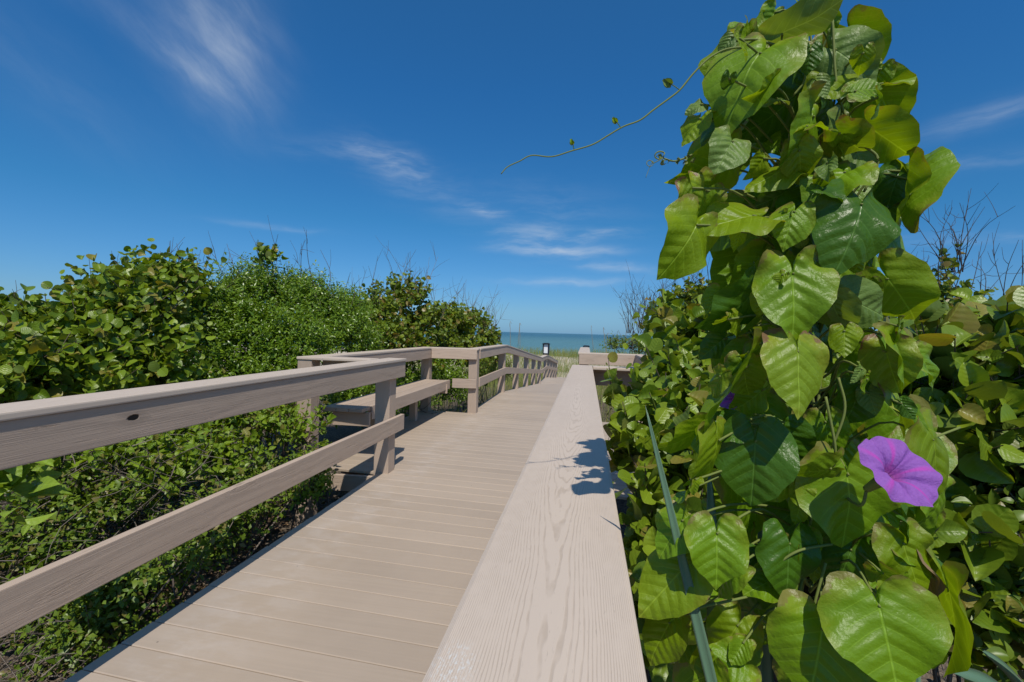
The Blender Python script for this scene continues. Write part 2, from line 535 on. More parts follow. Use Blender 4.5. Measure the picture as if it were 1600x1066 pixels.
board('rail', (-2.08, 6.965, .475), (-1.70, 7.0, .475), BT, .145, m_wood, r)
for (px_, py_) in ((-2.535, 3.86), (-2.535, 7.02), (-1.77, 7.10)):
    post(px_, py_, -1.1, CZ - CT - .001, r)

# ---- left railing going down to the beach
r = empty('wooden_railing', (XL, 7.2, 0), 'long taupe railing stepping down the ramp towards the sea, beyond the bench', 'railing', 'boardwalk railings')
LR = [(XL + .01, 7.19, 0), (XL + .01, 9.7, 0.0), (XL + .01, 17.8, dz(17.8)), (XL + .01, 20.4, dz(20.4)), (XL + .01, 28.2, dz(28.2))]
rail_run(r, LR, 1, z_lo=.475, z_hi=CZ - CT - .0735)
for yy in (9.72, 11.75, 13.8, 15.8, 17.8, 20.4, 22.3, 24.2, 26.1, 28.0):
    post(XL - .04 - .07, yy, dz(yy) - 1.0, dz(yy) + CZ - CT - .001, r)

# ---- right railing under the camera
r = empty('wooden_railing', (0, 0, 0), 'railing in the foreground with a broad grained tan cap, beside the purple flower', 'railing', 'boardwalk railings')
xm = (XR0 + XR1) / 2
board('handrail_cap', (xm, -1.5, CZ - CT / 2), (xm, 4.13, CZ - CT / 2), XR1 - XR0, CT, m_cap_near, r, bev=.007)
for zz in (CZ - CT - .0735, .43):
    board('rail', (XR0 + .03, -1.5, zz), (XR0 + .03, 4.10, zz), BT, .145, m_wood, r)
for yy in (-.9, 1.5, 3.95):
    post(XR0 + .05 + .07, yy, -1.0, CZ - CT - .001, r, .13)

# ---- right alcove railing
r = empty('wooden_railing', (.7, 5.5, 0), 'short railing turning around the right alcove, half hidden by round leaves', 'railing', 'boardwalk railings')
board('handrail_cap', (XR1 + .003, 4.04, CZ - CT / 2), (.90, 4.04, CZ - CT / 2), .175, CT, m_cap, r, bev=.006)
board('rail', (XR1 + .003, 4.105, CZ - CT - .0735), (.72, 4.105, CZ - CT - .0735), BT, .145, m_wood, r)
board('handrail_cap', (.80, 4.135, CZ - CT / 2), (.80, 6.84, CZ - CT / 2), .18, CT, m_cap, r, bev=.006)
board('rail', (.725, 4.135, CZ - CT - .0735), (.725, 6.82, CZ - CT - .0735), BT, .145, m_wood, r)
board('handrail_cap', (XR0 + .005, 6.94, CZ - CT / 2), (.90, 6.94, CZ - CT / 2), .18, CT, m_cap, r, bev=.006)
board('rail', (XR0 + .02, 6.865, CZ - CT - .0735), (.74, 6.865, CZ - CT - .0735), BT, .145, m_wood, r)
for (px_, py_) in ((.82, 4.06), (.82, 6.95), (-.03, 6.96)):
    post(px_, py_, -1.1, CZ - CT - .001, r)

# ---- right railing beyond the alcove
r = empty('wooden_railing', (0, 7.1, 0), 'far right railing going down to the beach beyond the right alcove', 'railing', 'boardwalk railings')
RR = [(XR0, 7.04, 0), (XR0, 9.7, 0), (XR0, 17.8, dz(17.8)), (XR0, 20.4, dz(20.4)), (XR0, 28.2, dz(28.2))]
rail_run(r, RR, -1, z_lo=.475, z_hi=CZ - CT - .0735)
for yy in (9.72, 11.75, 13.8, 15.8, 17.8, 20.4, 22.3, 24.2, 26.1, 28.0):
    post(XR0 + .05 + .07, yy, dz(yy) - 1.0, dz(yy) + CZ - CT - .001, r)

# ---- bench in the left alcove
b = empty('bench', (-2.3, 5.5, 0), 'low slatted taupe timber bench built into the left alcove', 'bench')
for k in range(3):
    board('seat_plank', (-2.49 + k * .1435, 4.12, .501), (-2.49 + k * .1435, 6.93 + .006 * k, .501), .138, .038, m_wood, b)
board('apron', (-2.135, 4.30, .455), (-2.135, 6.96, .455), .038, .14, m_wood, b)
for k in range(2):
    board('support_beam', (-2.48, 4.20 + 2.55 * k, .402), (-2.10, 4.22 + 2.55 * k, .402), .038, .135, m_wood, b)
for yy in (4.95, 6.2):
    board('leg', (-2.42, yy, -.02), (-2.42, yy, .48), .09, .09, m_wood, b, up=(1, 0, 0))

# ---- lanterns on the far posts


def lantern(x, y, z, s, label):
    e = empty('post_lantern', (x, y, z), label, 'lantern', 'lanterns on the far railing posts')
    bm = MB()

    def box(c, d):
        c = np.array(c); d = np.array(d) / 2
        V = np.array([(sx, sy, sz) for sx in (-1, 1) for sy in (-1, 1) for sz in (-1, 1)]) * d + c
        F = np.array([(0, 1, 3, 2), (4, 6, 7, 5), (0, 4, 5, 1), (2, 3, 7, 6), (0, 2, 6, 4), (1, 5, 7, 3)])
        return V, F
    B = np.array([x, y, z])
    f = MB()
    f.add(*box(B + (0, 0, .035 * s), (.26 * s, .26 * s, .07 * s)))
    for sx in (-1, 1):
        for sy in (-1, 1):
            f.add(*box(B + (sx * .12 * s, sy * .12 * s, .27 * s), (.045 * s, .045 * s, .40 * s)))
    f.build('frame', m_black, e, False)
    g = MB(); g.add(*box(B + (0, 0, .265 * s), (.185 * s, .185 * s, .385 * s))); g.build('pane', m_pane, e, False)
    rf = MB()
    a, c = .17 * s, .10 * s
    V = np.array([(-a, -a, .47 * s), (a, -a, .47 * s), (a, a, .47 * s), (-a, a, .47 * s), (-a, -a, .495 * s), (a, -a, .495 * s), (a, a, .495 * s), (-a, a, .495 * s), (-c, -c, .53 * s), (c, -c, .53 * s), (c, c, .53 * s), (-c, c, .53 * s)]) + B
    F = np.array([(3, 2, 1, 0)] + [(i, (i + 1) % 4, 4 + (i + 1) % 4, 4 + i) for i in range(4)] + [(4 + i, 4 + (i + 1) % 4, 8 + (i + 1) % 4, 8 + i) for i in range(4)] + [(8, 9, 10, 11)])
    rf.add(V, F); rf.build('roof', m_black, e, False)
    return e


lantern(XL - .09, 20.4, dz(20.4) + CZ + .001, 1.0, 'black framed lantern with white pane on the left railing against the sea')
lantern(XR0 + .12, 20.4, dz(20.4) + CZ + .001, .9, 'small dark capped lantern just behind the right railing corner')
# ---------------------------------------------------------------- ground and sea


def gz(x, y):
    """terrain height"""
    x = np.asarray(x, float); y = np.asarray(y, float)
    z = -.85 + .0 * x
    z = z + .45 * np.exp(-((y - 13) / 6.0) ** 2) * (1 - np.exp(-((x + .9) / 2.4) ** 2))
    z = z - .95 * (1 / (1 + np.exp(-(y - 22) / 3.0)))
    z = z + 1.15 * np.exp(-((y - 42) / 7.0) ** 2)
    z = z - 4.2 * (1 / (1 + np.exp(-(y - 62) / 6.0)))
    left = 1 / (1 + np.exp((x + 3.2) / .35))
    z = z + .45 * left * np.exp(-((y - 4) / 5.0) ** 2)
    z = z + .10 * np.sin(x * 1.1 + .5) * np.sin(y * .9 + 1) + .05 * np.sin(x * 2.7 + y * 1.9)
    return z


xs = np.unique(np.concatenate([-np.geomspace(12, 400, 24), np.linspace(-12, 12, 121), np.geomspace(12, 400, 24)]))
ys = np.unique(np.concatenate([-np.geomspace(4, 300, 18), np.linspace(-4, 30, 171), np.linspace(30, 80, 60), np.geomspace(80, 160, 8)]))
GX, GY = np.meshgrid(xs, ys)
GZ = gz(GX, GY)
nx, ny = len(xs), len(ys)
idx = np.arange(nx * ny).reshape(ny, nx)
F = np.stack([idx[:-1, :-1], idx[:-1, 1:], idx[1:, 1:], idx[1:, :-1]], -1).reshape(-1, 4)
m, nt, p = new_mat('sandy_soil')
tc = nt.n('ShaderNodeTexCoord').outputs['Object']
n1 = nt.noise(tc, 3.0, 5, .65); n2 = nt.noise(tc, 40.0, 4, .7)
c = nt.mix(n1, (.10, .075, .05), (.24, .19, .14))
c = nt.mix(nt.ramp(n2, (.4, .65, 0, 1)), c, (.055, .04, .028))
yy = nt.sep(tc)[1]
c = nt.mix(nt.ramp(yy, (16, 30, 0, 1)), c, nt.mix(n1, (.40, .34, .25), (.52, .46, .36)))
nt.put(p.inputs['Base Color'], c); p.inputs['Roughness'].default_value = .95
nt.put(p.inputs['Normal'], nt.bump(nt.m('ADD', n1, n2), .6, .03))
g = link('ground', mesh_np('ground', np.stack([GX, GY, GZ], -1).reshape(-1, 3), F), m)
tag(g, 'dark sandy soil under the shrubs rising to pale dunes', 'ground', kind='structure')

m, nt, p = new_mat('sea_water')
tc = nt.n('ShaderNodeTexCoord').outputs['Object']
yy = nt.sep(tc)[1]
streak = nt.noise(nt.scale(tc, (.004, .02, 1)), 1.0, 4, .6)
c = nt.mix(nt.ramp(yy, (100, 900, 0, 1)), (.095, .20, .18), (.026, .088, .105))
c = nt.mix(nt.m('MULTIPLY', nt.ramp(streak, (.4, .65, 0, 1)), .4), c, (.055, .155, .17))
nt.put(p.inputs['Base Color'], c)
p.inputs['Roughness'].default_value = .28; p.inputs['IOR'].default_value = 1.33
w1 = nt.noise(nt.scale(tc, (.5, 1.2, 1)), 1.0, 4, .6); w2 = nt.noise(nt.scale(tc, (.05, .15, 1)), 1.0, 3, .6)
nt.put(p.inputs['Normal'], nt.bump(nt.m('ADD', w1, nt.m('MULTIPLY', w2, 3.0)), .9, .6))
S = 40000.0
sea = link('sea', mesh_np('sea', [(-S, 70, -4), (S, 70, -4), (S, S, -4), (-S, S, -4)], np.array([[0, 1, 2, 3]]), smooth=False), m)
tag(sea, 'calm teal sea filling the horizon beyond the dunes', 'sea', kind='structure')

# ---------------------------------------------------------------- light and sky
SUN = np.array([.25, -.63, 1.0]); SUN = SUN / np.linalg.norm(SUN)
elev = math.asin(SUN[2]); azim = math.atan2(SUN[0], SUN[1])
sl = bpy.data.lights.new('sun', 'SUN'); sl.energy = SUN_E; sl.angle = math.radians(.5); sl.color = (1.0, .94, .84)
so = bpy.data.objects.new('sun', sl); COL.objects.link(so)
so.rotation_euler = Vector([-v for v in SUN]).to_track_quat('-Z', 'Y').to_euler()

w = bpy.data.worlds.new('World'); SC.world = w; w.use_nodes = True
nt = NT(w.node_tree)
bg = nt.N['Background']
sky = nt.n('ShaderNodeTexSky', sky_type='NISHITA')
sky.sun_disc = False; sky.sun_elevation = elev; sky.sun_rotation = azim
sky.altitude = 0; sky.air_density = SKY_AIR; sky.dust_density = SKY_DUST; sky.ozone_density = SKY_OZ
bg.inputs['Strength'].default_value = SKY_S
D = nt.n('ShaderNodeTexCoord').outputs['Generated']


def skydir(px, py):
    v = at(px, py, 1.0) - CP
    return v / np.linalg.norm(v)


dens = None
# each wisp: centre, streak end point, half-length, half-width (as seen in the sky), strength, noise stretch
WISPS = [
    ((345, 65), (330, 0), .13, .085, 1.0, 3.0),
    ((310, 115), (360, 145), .07, .022, .60, 4.0),
    ((200, 30), (260, 70), .13, .03, .22, 4.0),
    ((620, 250), (690, 272), .085, .024, .85, 3.0),
    ((520, 235), (600, 245), .12, .022, .20, 3.0),
    ((660, 285), (760, 330), .16, .05, .26, 3.0),
    ((765, 327), (800, 338), .05, .014, .75, 3.0),
    ((830, 375), (930, 372), .10, .034, .9, 3.0),
    ((930, 368), (1000, 360), .075, .012, 1.3, 4.0),
    ((890, 392), (970, 392), .11, .012, 1.1, 4.0),
    ((950, 415), (1030, 424), .12, .012, .8, 4.0),
    ((900, 440), (1000, 440), .16, .012, .65, 4.0),
    ((860, 330), (900, 335), .18, .06, .22, 2.5),
    ((1545, 180), (1600, 165), .085, .02, .42, 3.0),
    ((1540, 250), (1600, 243), .10, .016, .30, 3.0),
    ((1500, 372), (1600, 368), .16, .010, .55, 4.0),
    ((60, 110), (140, 180), .20, .07, .14, 2.5),
    ((430, 355), (520, 365), .10, .008, .35, 4.0),
]
wobv = nt.n('ShaderNodeTexNoise'); nt.put(wobv.inputs['Vector'], D); wobv.inputs['Scale'].default_value = 8.0; wobv.inputs['Detail'].default_value = 3.0
wob3 = nt.vm('SUBTRACT', wobv.outputs['Color'], (.5, .5, .5))
DW = nt.vm('ADD', D, nt.vm('MULTIPLY', wob3, (.05, .05, .035)))
DT = nt.vm('ADD', D, nt.vm('MULTIPLY', wob3, (.08, .08, .035)))
DF = nt.vm('ADD', D, nt.vm('MULTIPLY', wob3, (.045, .045, .045)))
texh = nt.ramp(nt.noise(nt.scale(DT, (7, 7, 42)), 1.0, 5, .62), (.34, .74, 0, 1))
# feathered fibres of the tall wisp run down to the right
f0 = skydir(330, 85); f1 = skydir(420, 190) - f0; f1 = f1 - f0 * (f1 @ f0); f1 = f1 / np.linalg.norm(f1); f2 = np.cross(f0, f1)
fv = nt.n('ShaderNodeCombineXYZ')
nt.put(fv.inputs[0], nt.m('MULTIPLY', nt.vm('DOT_PRODUCT', DF, tuple(f1)), 6.0)); nt.put(fv.inputs[1], nt.m('MULTIPLY', nt.vm('DOT_PRODUCT', DF, tuple(f2)), 19.0))
texd = nt.ramp(nt.noise(fv.outputs[0], 1.0, 5, .62), (.18, .92, 0, 1))
for kind in (0, 1):
    tot = None
    for (c0, c1, a_, b_, st_, sc_) in WISPS:
        if (c0[0] < 400 and c0[1] < 200) != (kind == 1): continue
        d0 = skydir(*c0); e1 = skydir(*c1) - d0
        e1 = e1 - d0 * (e1 @ d0); e1 = e1 / np.linalg.norm(e1); e2 = np.cross(d0, e1)
        la = nt.vm('DOT_PRODUCT', DW, tuple(e1 / a_)); lb = nt.vm('DOT_PRODUCT', DW, tuple(e2 / b_))
        r2 = nt.m('ADD', nt.m('MULTIPLY', la, la), nt.m('MULTIPLY', lb, lb))
        v = nt.m('MULTIPLY', nt.m('POWER', 2.718, nt.m('MULTIPLY', r2, -1.6)), st_)
        tot = v if tot is None else nt.m('ADD', tot, v)
    tot = nt.m('MULTIPLY', tot, nt.m('ADD', .12, texd if kind else texh))
    dens = tot if dens is None else nt.m('ADD', dens, tot)
dens = nt.m('MULTIPLY', dens, nt.m('GREATER_THAN', nt.sep(D)[1], 0.0))
dens = nt.m('MINIMUM', nt.m('MULTIPLY', dens, CLOUD_K), .75)
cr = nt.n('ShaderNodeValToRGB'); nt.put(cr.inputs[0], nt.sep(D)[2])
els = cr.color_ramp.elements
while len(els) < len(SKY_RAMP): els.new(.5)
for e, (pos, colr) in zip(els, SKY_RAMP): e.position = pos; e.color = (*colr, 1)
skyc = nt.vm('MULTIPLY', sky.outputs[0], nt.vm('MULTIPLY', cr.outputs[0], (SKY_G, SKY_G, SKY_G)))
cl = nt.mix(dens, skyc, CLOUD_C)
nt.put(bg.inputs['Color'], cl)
w.cycles.sampling_method = 'MANUAL'; w.cycles.sample_map_resolution = 256
SC.view_settings.view_transform = 'Standard'; SC.view_settings.look = 'None'
SC.view_settings.exposure = EXPO; SC.view_settings.gamma = 1
SC.cycles.max_bounces = 8; SC.cycles.diffuse_bounces = 4; SC.cycles.transmission_bounces = 4; SC.cycles.transparent_max_bounces = 6
# ---------------------------------------------------------------- leaf shapes (unit length along +y, x across, z up)


def leaf_rows(rows, fold=.12, curl=.25, ripple=0.0, seed=0):
    """rows: (y, half width); midrib plus two vertices either side"""
    V, UV, F = [], [], []
    rg = np.random.default_rng(seed)
    for (y, hw) in rows:
        for s in (-1, -.5, 0, .5, 1):
            x = hw * s
            z = fold * abs(x) * 1.6 - curl * (y - .1) ** 2 + ripple * rg.uniform(-1, 1) * abs(s)
            V.append((x, y, z)); UV.append((x, y))
    n = len(rows)
    for i in range(n - 1):
        for j in range(4):
            a = i * 5 + j
            F.append((a, a + 1, a + 6, a + 5))
    return np.array(V, float), np.array(F), np.array(UV, float)


def leaf_small(w=.2, fold=.3, curl=.2):
    V = np.array([(0, 0, 0), (-w, .45, fold * w), (0, .5, 0), (w, .45, fold * w), (0, 1, -curl)], float)
    F = np.array([(0, 3, 2), (0, 2, 1), (2, 3, 4), (1, 2, 4)])
    return V, F, V[:, :2].copy()


def T_round(seed):
    c = (.12, .55, .25, -.30)[seed % 4]
    return leaf_rows([(.0, .02), (-.03, .16), (.06, .32), (.25, .47), (.5, .52), (.75, .44), (.92, .25), (1.0, .05)][0:1] + [(.02, .22), (.14, .40), (.36, .52), (.6, .52), (.82, .38), (.96, .18), (1.0, .03)], fold=(.12, .42, .75, -.10)[seed % 4], curl=c, ripple=.035, seed=seed)


def T_ovate(seed):
    return leaf_rows([(0, .015), (.10, .17), (.28, .29), (.5, .30), (.75, .19), (1, .01)], fold=(.3, .5, .15)[seed % 3], curl=(.25, .1, .4)[seed % 3], ripple=.02, seed=seed)


LEAF_T = {
    'round': [T_round(i) for i in range(4)],
    'ovate': [T_ovate(i) for i in range(3)],
    'fine': [leaf_small(.20, .4, .15), leaf_small(.17, .2, .3), leaf_small(.22, .5, .05)],
    'small_ovate': [leaf_small(.30, .4, .15), leaf_small(.27, .2, .3), leaf_small(.33, .5, .05)],
    'disc': [leaf_rows([(0, .03), (.12, .36), (.45, .52), (.8, .38), (1, .05)], fold=f, curl=c, ripple=.03, seed=5) for f, c in ((.1, .1), (.45, .5), (.8, .2), (-.1, -.3))],
}


def scatter(mb, kind, O, Dr, Nn, S, rng):
    """add one leaf of the kind per row: origin O, midrib Dr, normal Nn, size S"""
    Dr = nrm(Dr); Nn = nrm(Nn - Dr * np.sum(Nn * Dr, 1, keepdims=True)); Sd = np.cross(Dr, Nn)
    temps = LEAF_T[kind]
    which = rng.integers(0, len(temps), len(O))
    for k, (V, F, UV) in enumerate(temps):
        q = np.where(which == k)[0]
        if not len(q): continue
        ax = rng.uniform(.88, 1.12, len(q))[:, None, None]
        P = O[q][:, None, :] + S[q][:, None, None] * (V[None, :, 0:1] * ax * Sd[q][:, None, :] + V[None, :, 1:2] * Dr[q][:, None, :] + V[None, :, 2:3] * Nn[q][:, None, :])
        nv = len(V)
        FF = (F[None] + (np.arange(len(q)) * nv)[:, None, None]).reshape(-1, F.shape[1])
        mb.add(P.reshape(-1, 3), FF, np.tile(UV, (len(q), 1)))


def unit(rng, n):
    return nrm(rng.normal(size=(n, 3)))


def bush(name, label, cat, blobs, kind, twigs, per, size, mleaf, mwood, group=None, seed=1, twig_len=.3, up=.42, stems=True, base=None, bare=0, bare_h=(.4, .8), bare_at=None, jit=.5, keep=None, droop=0.0, clump=True):
    """a shrub whose leafy twigs fill a cluster of clumps; blobs = (px, py, depth, radius) or (x, y, z, radius) when depth is None"""
    rng = np.random.default_rng(seed)
    B = [(at(b[0], b[1], b[2]), b[3]) if len(b) == 4 else (np.array(b[:3]), b[4]) for b in blobs]
    cs = np.array([c for c, r in B]); rs = np.array([r for c, r in B])
    bx = cs.mean(0) if base is None else np.array(base, float)
    root = np.array([bx[0], bx[1], float(gz(bx[0], bx[1]))])
    e = empty(name, root, label, cat, group)
    wgt = rs ** 2.2; wgt /= wgt.sum()
    wi = rng.choice(len(B), twigs, p=wgt)
    u = unit(rng, twigs); u[:, 2] = np.where(u[:, 2] < -.35, -u[:, 2], u[:, 2])
    lump = 1 + .34 * np.sin(u[:, 0] * 5 + wi) * np.sin(u[:, 1] * 6 + wi * 2) + .12 * rng.normal(size=twigs)
    depth = rng.uniform(.35, 1.0, twigs) ** .6
    st = cs[wi] + u * (rs[wi] * depth * lump)[:, None] * .8
    # twigs gather on leafy side branches with gaps between them
    ncl = max(3, twigs // 9)
    heads = rng.integers(0, twigs, ncl)
    hc = heads[rng.integers(0, ncl, twigs)]
    pull = np.where(rng.random(twigs) < .72, rng.uniform(.55, .9, twigs), 0)[:, None] if clump else 0
    same = (wi[hc] == wi)[:, None]
    st = np.where(same, st + (st[hc] - st) * pull, st)
    td = nrm(u * .6 + np.array([0, 0, .55]) + rng.normal(size=(twigs, 3)) * jit)
    ln = twig_len * rng.uniform(.6, 1.3, twigs)
    L = MB()
    t = (np.arange(per) + .6) / per
    tt = np.tile(t, twigs)
    T = np.repeat(np.arange(twigs), per)
    side = nrm(np.cross(td, rng.normal(size=(twigs, 3)))); oth = np.cross(td, side)
    ph = np.tile(np.arange(per) * 2.4, twigs) + np.repeat(rng.uniform(0, 6.28, twigs), per)
    lat = np.cos(ph)[:, None] * side[T] + np.sin(ph)[:, None] * oth[T]
    O = st[T] + td[T] * (ln[T] * tt)[:, None] + np.array([0, 0, -1.0]) * (ln[T] * droop * tt * tt)[:, None]
    Dr = lat * .9 + td[T] * .55 + rng.normal(size=O.shape) * .25
    Nn = np.array([0, 0, up]) + u[T] * .35 + np.array([.05, -.40, .1]) + rng.normal(size=O.shape) * .62
    S = size * rng.uniform(.45, 1.2, len(O)) * (1 - .25 * tt)
    Pc = O + Dr * S[:, None]
    ok = np.ones(len(O), bool)
    # growth is kept clipped off the boardwalk
    for Q in (O, Pc):
        y_, x_ = Q[:, 1], Q[:, 0]
        onw = (x_ > -1.93) & (x_ < .11) & (y_ > -3) & (y_ < 29)
        alc = (y_ > 3.70) & (y_ < 7.15) & (x_ > -2.68) & (x_ < .93)
        ok &= ~(onw | (alc & (Q[:, 2] > -.3) & (x_ < 0)) | (alc & (x_ > 0) & (Q[:, 2] < 1.3) & (y_ > 4.25) & (y_ < 6.7)))
    ok &= O[:, 2] > gz(O[:, 0], O[:, 1])
    ok &= (np.linalg.norm(O - CP, axis=1) > .45)
    if keep is not None: ok &= keep(O)
    if len(S):
        scatter(L, kind, O[ok], Dr[ok], Nn[ok], S[ok], rng)
        L.build('foliage', mleaf, e)
    W = MB()
    if stems:
        for c, r_ in B:
            p0 = root + np.array([rng.uniform(-.1, .1), rng.uniform(-.1, .1), -.05])
            mid = (p0 + c) / 2 + rng.normal(size=3) * .12
            tube(W, smooth_path([p0, mid, c], 7), .013 * (.5 + r_), .006, 5)
        for k in rng.choice(twigs, min(twigs, 160 if kind in ('round', 'ovate') else 90), replace=False):
            c = cs[wi[k]]
            a = c + (st[k] - c) * .15
            tip = st[k] + td[k] * ln[k]
            xx = tip
            if (-2.0 < xx[0] < .14 and xx[1] < 29): continue
            tube(W, smooth_path([a, st[k] + rng.normal(size=3) * .02, tip], 6), .0055, .002, 4, False)
    for k in range(bare):
        i = wi[k % twigs] if bare_at is None else bare_at[k % len(bare_at)]
        c, r_ = B[i]
        a = c + np.array([rng.uniform(-.8, .8) * r_, rng.uniform(-.5, .5) * r_, r_ * .3])
        h = rng.uniform(*bare_h)
        d = nrm(np.array([rng.normal() * .3, rng.normal() * .3, 1.0]))
        p1 = a + d * h * .55 + rng.normal(size=3) * .03; p2 = a + d * h + rng.normal(size=3) * .09 * h
        path = smooth_path([a, p1, p2], 9)
        tube(W, path, .0055, .0018, 4, False)
        for q in range(rng.integers(1, 5)):
            s0 = path[rng.integers(3, 8)]
            dd = nrm(d * .8 + rng.normal(size=3) * .6); l2 = h * rng.uniform(.15, .4)
            tube(W, smooth_path([s0, s0 + dd * l2 * .5 + rng.normal(size=3) * .015, s0 + dd * l2 + np.array([0, 0, .03])], 5), .003, .0012, 3, False)
    if W.n: W.build('branches', mwood, e)
    return e


# ---------------------------------------------------------------- plant materials
m_grape = leaf_mat('sea_grape_leaf', (.100, .180, .011), (.240, .335, .020), back=(.12, .17, .04), trans=.34, rough=.36, veins=.30, spec=.42, bumpk=.25, brown=.35, old=(.26, .22, .04), oldf=.09)
m_grape_far = leaf_mat('sea_grape_leaf_far', (.080, .140, .013), (.22, .285, .026), trans=.32, rough=.38, spec=.42, brown=.4, old=(.22, .16, .04), oldf=.13)
m_fine = leaf_mat('fine_leaf', (.080, .165, .011), (.21, .325, .022), trans=.32, rough=.32, spec=.5)
m_lime = leaf_mat('lime_leaf', (.115, .205, .010), (.23, .33, .02), trans=.35, rough=.42, veins=.25, old=(.24, .22, .05), oldf=.08)
m_pale = leaf_mat('pale_young_leaf', (.17, .28, .025), (.26, .38, .045), trans=.3, rough=.45, veins=.3)
m_low = leaf_mat('low_leaf', (.075, .142, .012), (.18, .26, .024), trans=.28, rough=.40, old=(.20, .17, .05), oldf=.12)
m_twig = twig_mat('grey_twig', (.085, .066, .055), (.26, .215, .175))
m_bark = twig_mat('brown_bark', (.075, .050, .036), (.15, .11, .08))
m_dead = twig_mat('dead_twig', (.055, .042, .038), (.12, .095, .085))

GS = 'round leaved shrubs along the boardwalk'
# left side, from the camera outwards
bush('sea_grape_shrub', 'round leaved shrub at the far left edge above the top rail', 'shrub',
     [(20, 575, 3.3, .30), (65, 540, 3.5, .20), (10, 620, 2.9, .26), (105, 570, 3.5, .28), (75, 600, 3.2, .28), (-60, 570, 3.2, .34), (5, 510, 3.6, .10), (30, 640, 2.9, .22), (110, 625, 3.2, .22)],
     'round', 480, 6, .090, m_grape, m_bark, GS, 11, .34, bare=6, bare_h=(.3, .6))
bush('sea_grape_shrub', 'tall round leaved shrub with bare twigs on top, left of the fine leaved bush', 'shrub',
     [(180, 480, 4.1, .24), (228, 456, 4.2, .20), (142, 525, 4.0, .20), (205, 520, 3.9, .36), (272, 475, 4.4, .24), (130, 590, 3.6, .32), (220, 590, 3.7, .32), (180, 560, 3.7, .3), (180, 625, 3.5, .2), (250, 615, 3.9, .24), (300, 455, 4.6, .16)],
     'round', 760, 6, .082, m_grape, m_bark, GS, 12, .32, bare=12, bare_h=(.3, .62), bare_at=[2, 2, 0, 4, 4, 8])
bush('fine_leaved_bush', 'dense bright green fine leaved bush rising behind the alcove railing', 'bush',
     [(340, 502, 5.0, .40), (400, 478, 5.4, .42), (470, 492, 5.6, .44), (520, 512, 5.9, .40), (380, 545, 5.0, .46), (460, 555, 5.2, .46), (310, 560, 4.7, .40), (540, 545, 6.2, .42), (420, 600, 5.0, .4), (545, 500, 6.4, .3), (340, 610, 4.6, .3)],
     'fine', 5200, 14, .062, m_fine, m_bark, None, 13, .26, up=.5, bare=26, bare_h=(.45, .85), bare_at=[0, 1, 2, 3, 2, 1], jit=.35)
bush('sea_grape_sprig', 'small round leaved sprig sticking out above the fine leaved bush', 'shrub', [(425, 405, 5.3, .10), (418, 420, 5.3, .08)], 'disc', 16, 5, .085, m_grape, m_bark, None, 33, .14, base=at(430, 520, 5.5))
bush('sea_grape_shrub', 'round leaved shrub with brown tinged leaves just right of the fine leaved bush', 'shrub',
     [(590, 500, 7.4, .38), (635, 478, 7.8, .36), (660, 520, 8.0, .42), (600, 545, 7.2, .42), (560, 520, 7.0, .3), (640, 560, 7.6, .4)],
     'disc', 700, 6, .088, m_grape_far, m_twig, GS, 14, .30, bare=26, bare_h=(.5, 1.0), bare_at=[0, 1, 1, 2])
bush('sea_grape_shrub', 'last round leaved shrub on the left before the gap to the sea', 'shrub',
     [(700, 518, 9.0, .44), (735, 520, 9.6, .38), (765, 542, 10.4, .32), (720, 560, 9.2, .46), (690, 560, 8.6, .4), (775, 565, 10.6, .3)],
     'disc', 760, 6, .090, m_grape_far, m_twig, GS, 15, .30, bare=34, bare_h=(.5, 1.05), bare_at=[0, 1, 2, 1, 2])
bush('low_bush', 'low dark green bush seen under the alcove handrail behind the bench', 'bush',
     [(690, 600, 8.2, .42), (640, 610, 7.6, .42), (600, 615, 6.6, .34), (655, 640, 7.3, .34), (710, 620, 8.4, .36), (550, 640, 6.0, .4)],
     'small_ovate', 1500, 9, .060, m_fine, m_bark, None, 16, .24, up=.6)
bush('low_bush', 'low dark green bush beside the ramp posts past the bench', 'bush',
     [(765, 590, 9.8, .40), (775, 575, 11.0, .42), (790, 590, 12.0, .4), (750, 600, 9.0, .36)],
     'small_ovate', 900, 8, .060, m_low, m_bark, None, 17, .26, up=.6)
# trailing plants below the near rails
bush('trailing_shrub', 'lime green leafy shrub between the two near rails, left of the bench post', 'shrub',
     [(445, 668, 4.1, .26), (400, 680, 4.0, .26), (350, 690, 3.8, .24), (465, 640, 4.4, .22), (410, 640, 4.5, .26), (340, 650, 4.3, .22), (480, 690, 3.9, .2), (300, 700, 3.6, .18)],
     'ovate', 360, 6, .080, m_lime, m_bark, None, 18, .22, up=.8)
bush('trailing_shrub', 'thin lime green shrub growing through grey twigs under the near handrail', 'shrub',
     [(240, 715, 3.3, .22), (180, 740, 3.1, .2), (120, 690, 3.3, .2), (260, 760, 3.1, .2), (300, 745, 3.3, .22), (350, 730, 3.5, .2), (90, 740, 3.0, .16), (200, 690, 3.5, .2), (300, 690, 3.7, .2)],
     'ovate', 420, 5, .080, m_lime, m_twig, None, 19, .22, up=.8)
bush('creeping_plant', 'yellow green creeper on the ground above the lower rail at the left edge', 'plant',
     [(80, 800, 2.9, .2), (20, 900, 2.7, .2), (100, 880, 2.8, .18), (150, 820, 2.9, .2), (30, 850, 2.8, .2), (110, 770, 3.1, .2), (200, 800, 3.0, .18)],
     'small_ovate', 520, 6, .060, m_low, m_twig, None, 20, .2, up=.8)
